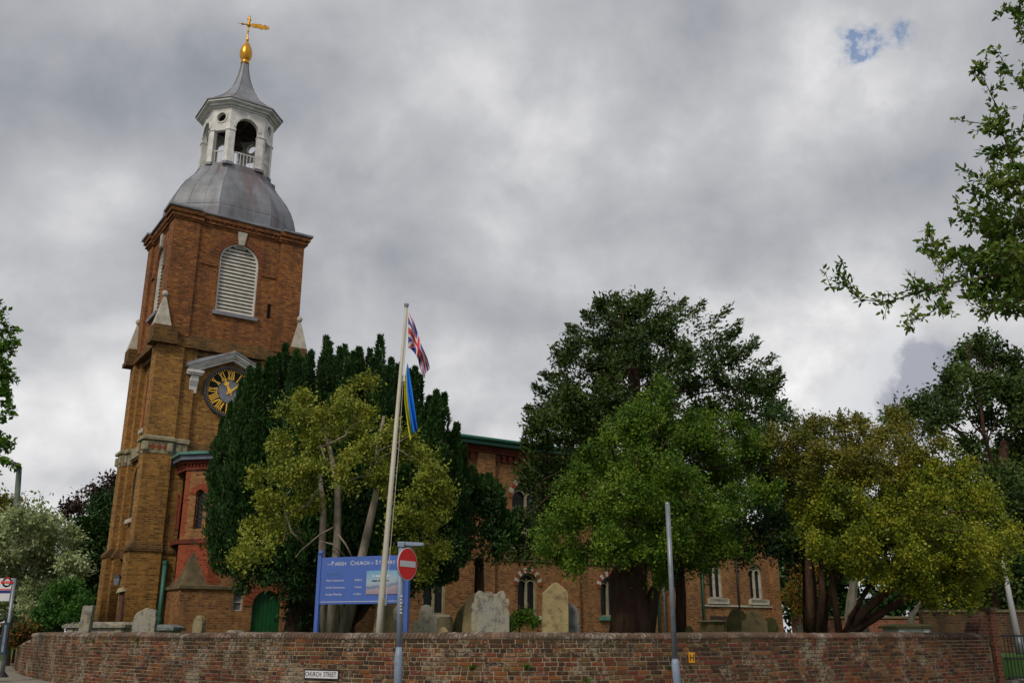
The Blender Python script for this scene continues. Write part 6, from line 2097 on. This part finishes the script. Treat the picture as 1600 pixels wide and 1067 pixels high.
# --- overhanging branches, right: tree standing just outside the frame
def twig_tree(name, base, tr_pts, tr_r, mains, label, leafm, barkm, size, asp, leaf_step, Y, n_ros, sub=(3, .35)):
    base = Vector(base)
    rt = empty(name, base, label, 'tree')
    m_ = MB()
    m_.tube([Vector(p) for p in tr_pts], tr_r, 10)
    m_.build('trunk', barkm, rt, base, smooth=True)
    Ps, Ds = [], []
    mb_ = MB()

    def rosette(p, d, k):
        for _ in range(k):
            q = Vector(rng.normal(size=3)) * .8 + d * .7
            q.normalize()
            Ps.append(tuple(p + Vector(rng.normal(size=3)) * .02)); Ds.append(tuple(q))

    def twig(pts, r0_, r1_, lvl):
        n = len(pts)
        mb_.tube(pts, [r0_ + (r1_ - r0_) * i / (n - 1) for i in range(n)], 5)
        L = sum((pts[i + 1] - pts[i]).length for i in range(n - 1))
        steps = max(2, int(L / leaf_step))
        for s_ in range(steps + 1):
            t = s_ / steps * (n - 1)
            i = min(int(t), n - 2)
            p = pts[i].lerp(pts[i + 1], t - i)
            d = (pts[i + 1] - pts[i]).normalized()
            if lvl > 0 or s_ > steps * .35:
                rosette(p, d, n_ros if s_ < steps else n_ros + 3)
            if lvl < 2 and rnd.random() < sub[1 if False else 1]:
                q = Vector(rng.normal(size=3)); q = (q + d * 1.0 + Vector((0, 0, .2))).normalized()
                ll = rnd.uniform(.10, .27) * (.75 if lvl else 1.0)
                e = [p, p + q * ll * .5 + Vector((0, 0, .02)), p + q * ll + Vector((0, 0, rnd.uniform(-.05, .08)))]
                twig(e, r1_ * .9 + .002, .003, lvl + 1)

    for pts, r0_, dense in mains:
        P3 = [at(x, y, Y + dy) for x, y, dy in pts]
        mb_ = MB()
        twig(P3, r0_, .004, 0 if dense else 1)
        mb_.build('branch', barkm, rt, base)
    P = np.array(Ps); D = np.array(Ds)
    return rt, P, D, base


mains = [([(1700, 470, 0), (1640, 455, 0), (1600, 445, 0), (1553, 430, 0), (1489, 441, -.1), (1441, 455, -.2), (1387, 472, -.2), (1343, 468, -.3), (1304, 431, -.3)], .022, True),
         ([(1475, 455, -.1), (1465, 480, -.2), (1440, 498, -.2), (1411, 502, -.2)], .008, True),
         ([(1470, 452, 0), (1475, 425, .1), (1460, 400, .2), (1462, 385, .2)], .006, True),
         ([(1553, 430, 0), (1520, 405, .2), (1495, 395, .3)], .01, True),
         ([(1700, 330, 0), (1640, 300, 0), (1600, 273, 0), (1582, 253, 0), (1567, 209, 0), (1543, 195, .1), (1494, 187, .1)], .018, True),
         ([(1567, 209, 0), (1556, 165, 0), (1540, 130, 0), (1526, 105, 0)], .008, True),
         ([(1700, 420, .3), (1640, 400, .2), (1590, 380, .2), (1550, 360, .2), (1510, 340, .1)], .018, True),
         ([(1640, 380, -.3), (1590, 340, -.3), (1550, 310, -.3), (1510, 295, -.3)], .014, True),
         ([(1640, 330, -.2), (1600, 310, -.2), (1570, 285, -.2), (1552, 265, -.2)], .012, True),
         ([(1700, 200, 0), (1640, 170, 0), (1600, 140, 0), (1575, 110, 0), (1570, 105, 0)], .012, True),
         ([(1700, 60, 0), (1640, 55, 0), (1600, 60, 0), (1588, 20, 0)], .012, True),
         ([(1640, 260, .2), (1600, 240, .2), (1575, 235, .2), (1555, 245, .2)], .009, True),
         ([(1700, 500, -.3), (1640, 480, -.3), (1590, 470, -.3), (1550, 480, -.3), (1535, 495, -.3)], .014, True),
         ([(1650, 440, .3), (1610, 425, .3), (1570, 455, .3), (1530, 450, .3)], .012, True),
         ([(1650, 360, .5), (1600, 350, .5), (1560, 395, .5), (1520, 415, .5)], .012, True),
         ([(1660, 400, .8), (1610, 390, .8), (1580, 420, .8), (1545, 400, .8)], .012, True),
         ([(1660, 460, .6), (1600, 480, .6), (1570, 490, .6)], .012, True),
         ([(1640, 320, .6), (1590, 300, .6), (1560, 330, .6)], .012, True)]
for _i in range(16):
    x0, y0 = rnd.uniform(1525, 1590), rnd.uniform(285, 480)
    yy_ = rnd.uniform(-.5, 1.2)
    mains.append(([(1660, y0 * .6 + 160, yy_), (x0 + 45, y0 + rnd.uniform(-10, 25), yy_), (x0, y0, yy_)], .009, True))
bx, by = 8.3, 10.6
rt, P, D, base = twig_tree('overhanging_tree', (bx, by, gz(bx, by)), [(bx, by, 0), (bx + .1, by, 2.5), (bx - .1, by, 5), (bx, by + .1, 8.5)], [.28, .24, .18, .05], mains,
                           'near tree reaching in from the upper right with fresh green leaves on thin twigs', 'leaf_near', 'bark_dark', .07, .45, .064, 10.4, 3, (3, .44))
lme = {}
# the 300 leaves nearest the street side stand as single parts, the rest as one mass
xs_ = P[:, 0] / P[:, 1]
order = np.argsort(xs_)
first = order[:300]
m2 = MB()
m2.v = [(0, 0, 0), (.35, .18, .02), (.7, .16, .02), (1, 0, 0), (.7, -.16, .02), (.35, -.18, .02), (.5, 0, -.03)]
m2.f = [(0, 1, 6), (1, 2, 6), (2, 3, 6), (3, 4, 6), (4, 5, 6), (5, 0, 6)]
m2.m = [0] * 6
lo = m2.build('leaf', 'leaf_near')
lme = lo.data
bpy.data.objects.remove(lo)
for i in first:
    o = bpy.data.objects.new('leaf', lme)
    COL.objects.link(o)
    d = Vector(D[i])
    o.rotation_mode = 'QUATERNION'
    o.rotation_quaternion = d.to_track_quat('X', 'Z') @ Matrix.Rotation(rnd.uniform(0, 6.28), 4, 'X').to_quaternion()
    s_ = rnd.uniform(.06, .095)
    o.scale = (s_, s_, s_)
    o.location = Vector(P[i]) - base
    o.parent = rt
leaves('foliage', P[order[300:]], D[order[300:]], .084, .5, 'leaf_near', rt, base, kind='stuff')
for pts in ([(8.2, 10.6, 4.3), at(1700, 470, 10.4)], [(8.2, 10.6, 4.6), at(1700, 330, 10.4)], [(8.2, 10.6, 4.5), at(1700, 420, 10.7)], [(8.2, 10.6, 6.3), at(1700, 200, 10.4)], [(8.2, 10.6, 7.2), at(1700, 60, 10.4)]):
    m2 = MB()
    limb(m2, pts[0], pts[1], .05, .02)
    m2.build('limb', 'bark_dark', rt, base)

# --- left branch: tree just outside the frame
mains = [([(-90, 520, 0), (-52, 490, 0), (-17, 480, 0)], .02, True), ([(-90, 600, 0), (-62, 570, 0), (-22, 550, 0), (3, 535, 0), (26, 535, 0)], .02, True), ([(-80, 620, 0), (-52, 600, 0), (-12, 590, 0), (13, 590, 0)], .02, True),
         ([(-80, 660, 0), (-52, 640, 0), (-17, 625, 0), (8, 612, 0)], .015, True), ([(-80, 690, 0), (-52, 670, 0), (-17, 665, 0), (3, 655, 0)], .015, True), ([(-80, 740, 0), (-52, 720, 0), (-12, 722, 0), (28, 728, 0)], .015, True),
         ([(-80, 720, .3), (-52, 700, .3), (-22, 695, .3), (-7, 700, .3)], .012, True), ([(-60, 540, .3), (-42, 530, .3), (-12, 515, .3), (-2, 520, .3)], .012, True), ([(-60, 570, -.3), (-42, 560, -.3), (-7, 562, -.3), (8, 570, -.3)], .012, True), ([(-60, 740, -.3), (-42, 735, -.3), (-7, 742, -.3)], .012, True)]
bx, by = -9.9, 14.0
rt, P, D, base = twig_tree('street_tree', (bx, by, gz(bx, by)), [(bx, by, .1), (bx, by, 3), (bx + .1, by, 6), (bx, by, 9)], [.25, .2, .15, .05], mains,
                           'near green tree whose leafy branch ends poke in at the left edge', 'leaf_nearleft', 'bark_dark', .07, .6, .06, 13.6, 5, (3, .5))
leaves('foliage', P, D, .085, .62, 'leaf_nearleft', rt, base, kind='stuff')
for z, (x, y) in ((4.5, (-90, 520)), (4.2, (-90, 600)), (4.0, (-80, 620)), (3.6, (-80, 660)), (3.4, (-80, 690)), (3.0, (-80, 740))):
    m2 = MB()
    limb(m2, (bx, by, z), at(x, y, 13.6), .04, .02)
    m2.build('limb', 'bark_dark', rt, base)
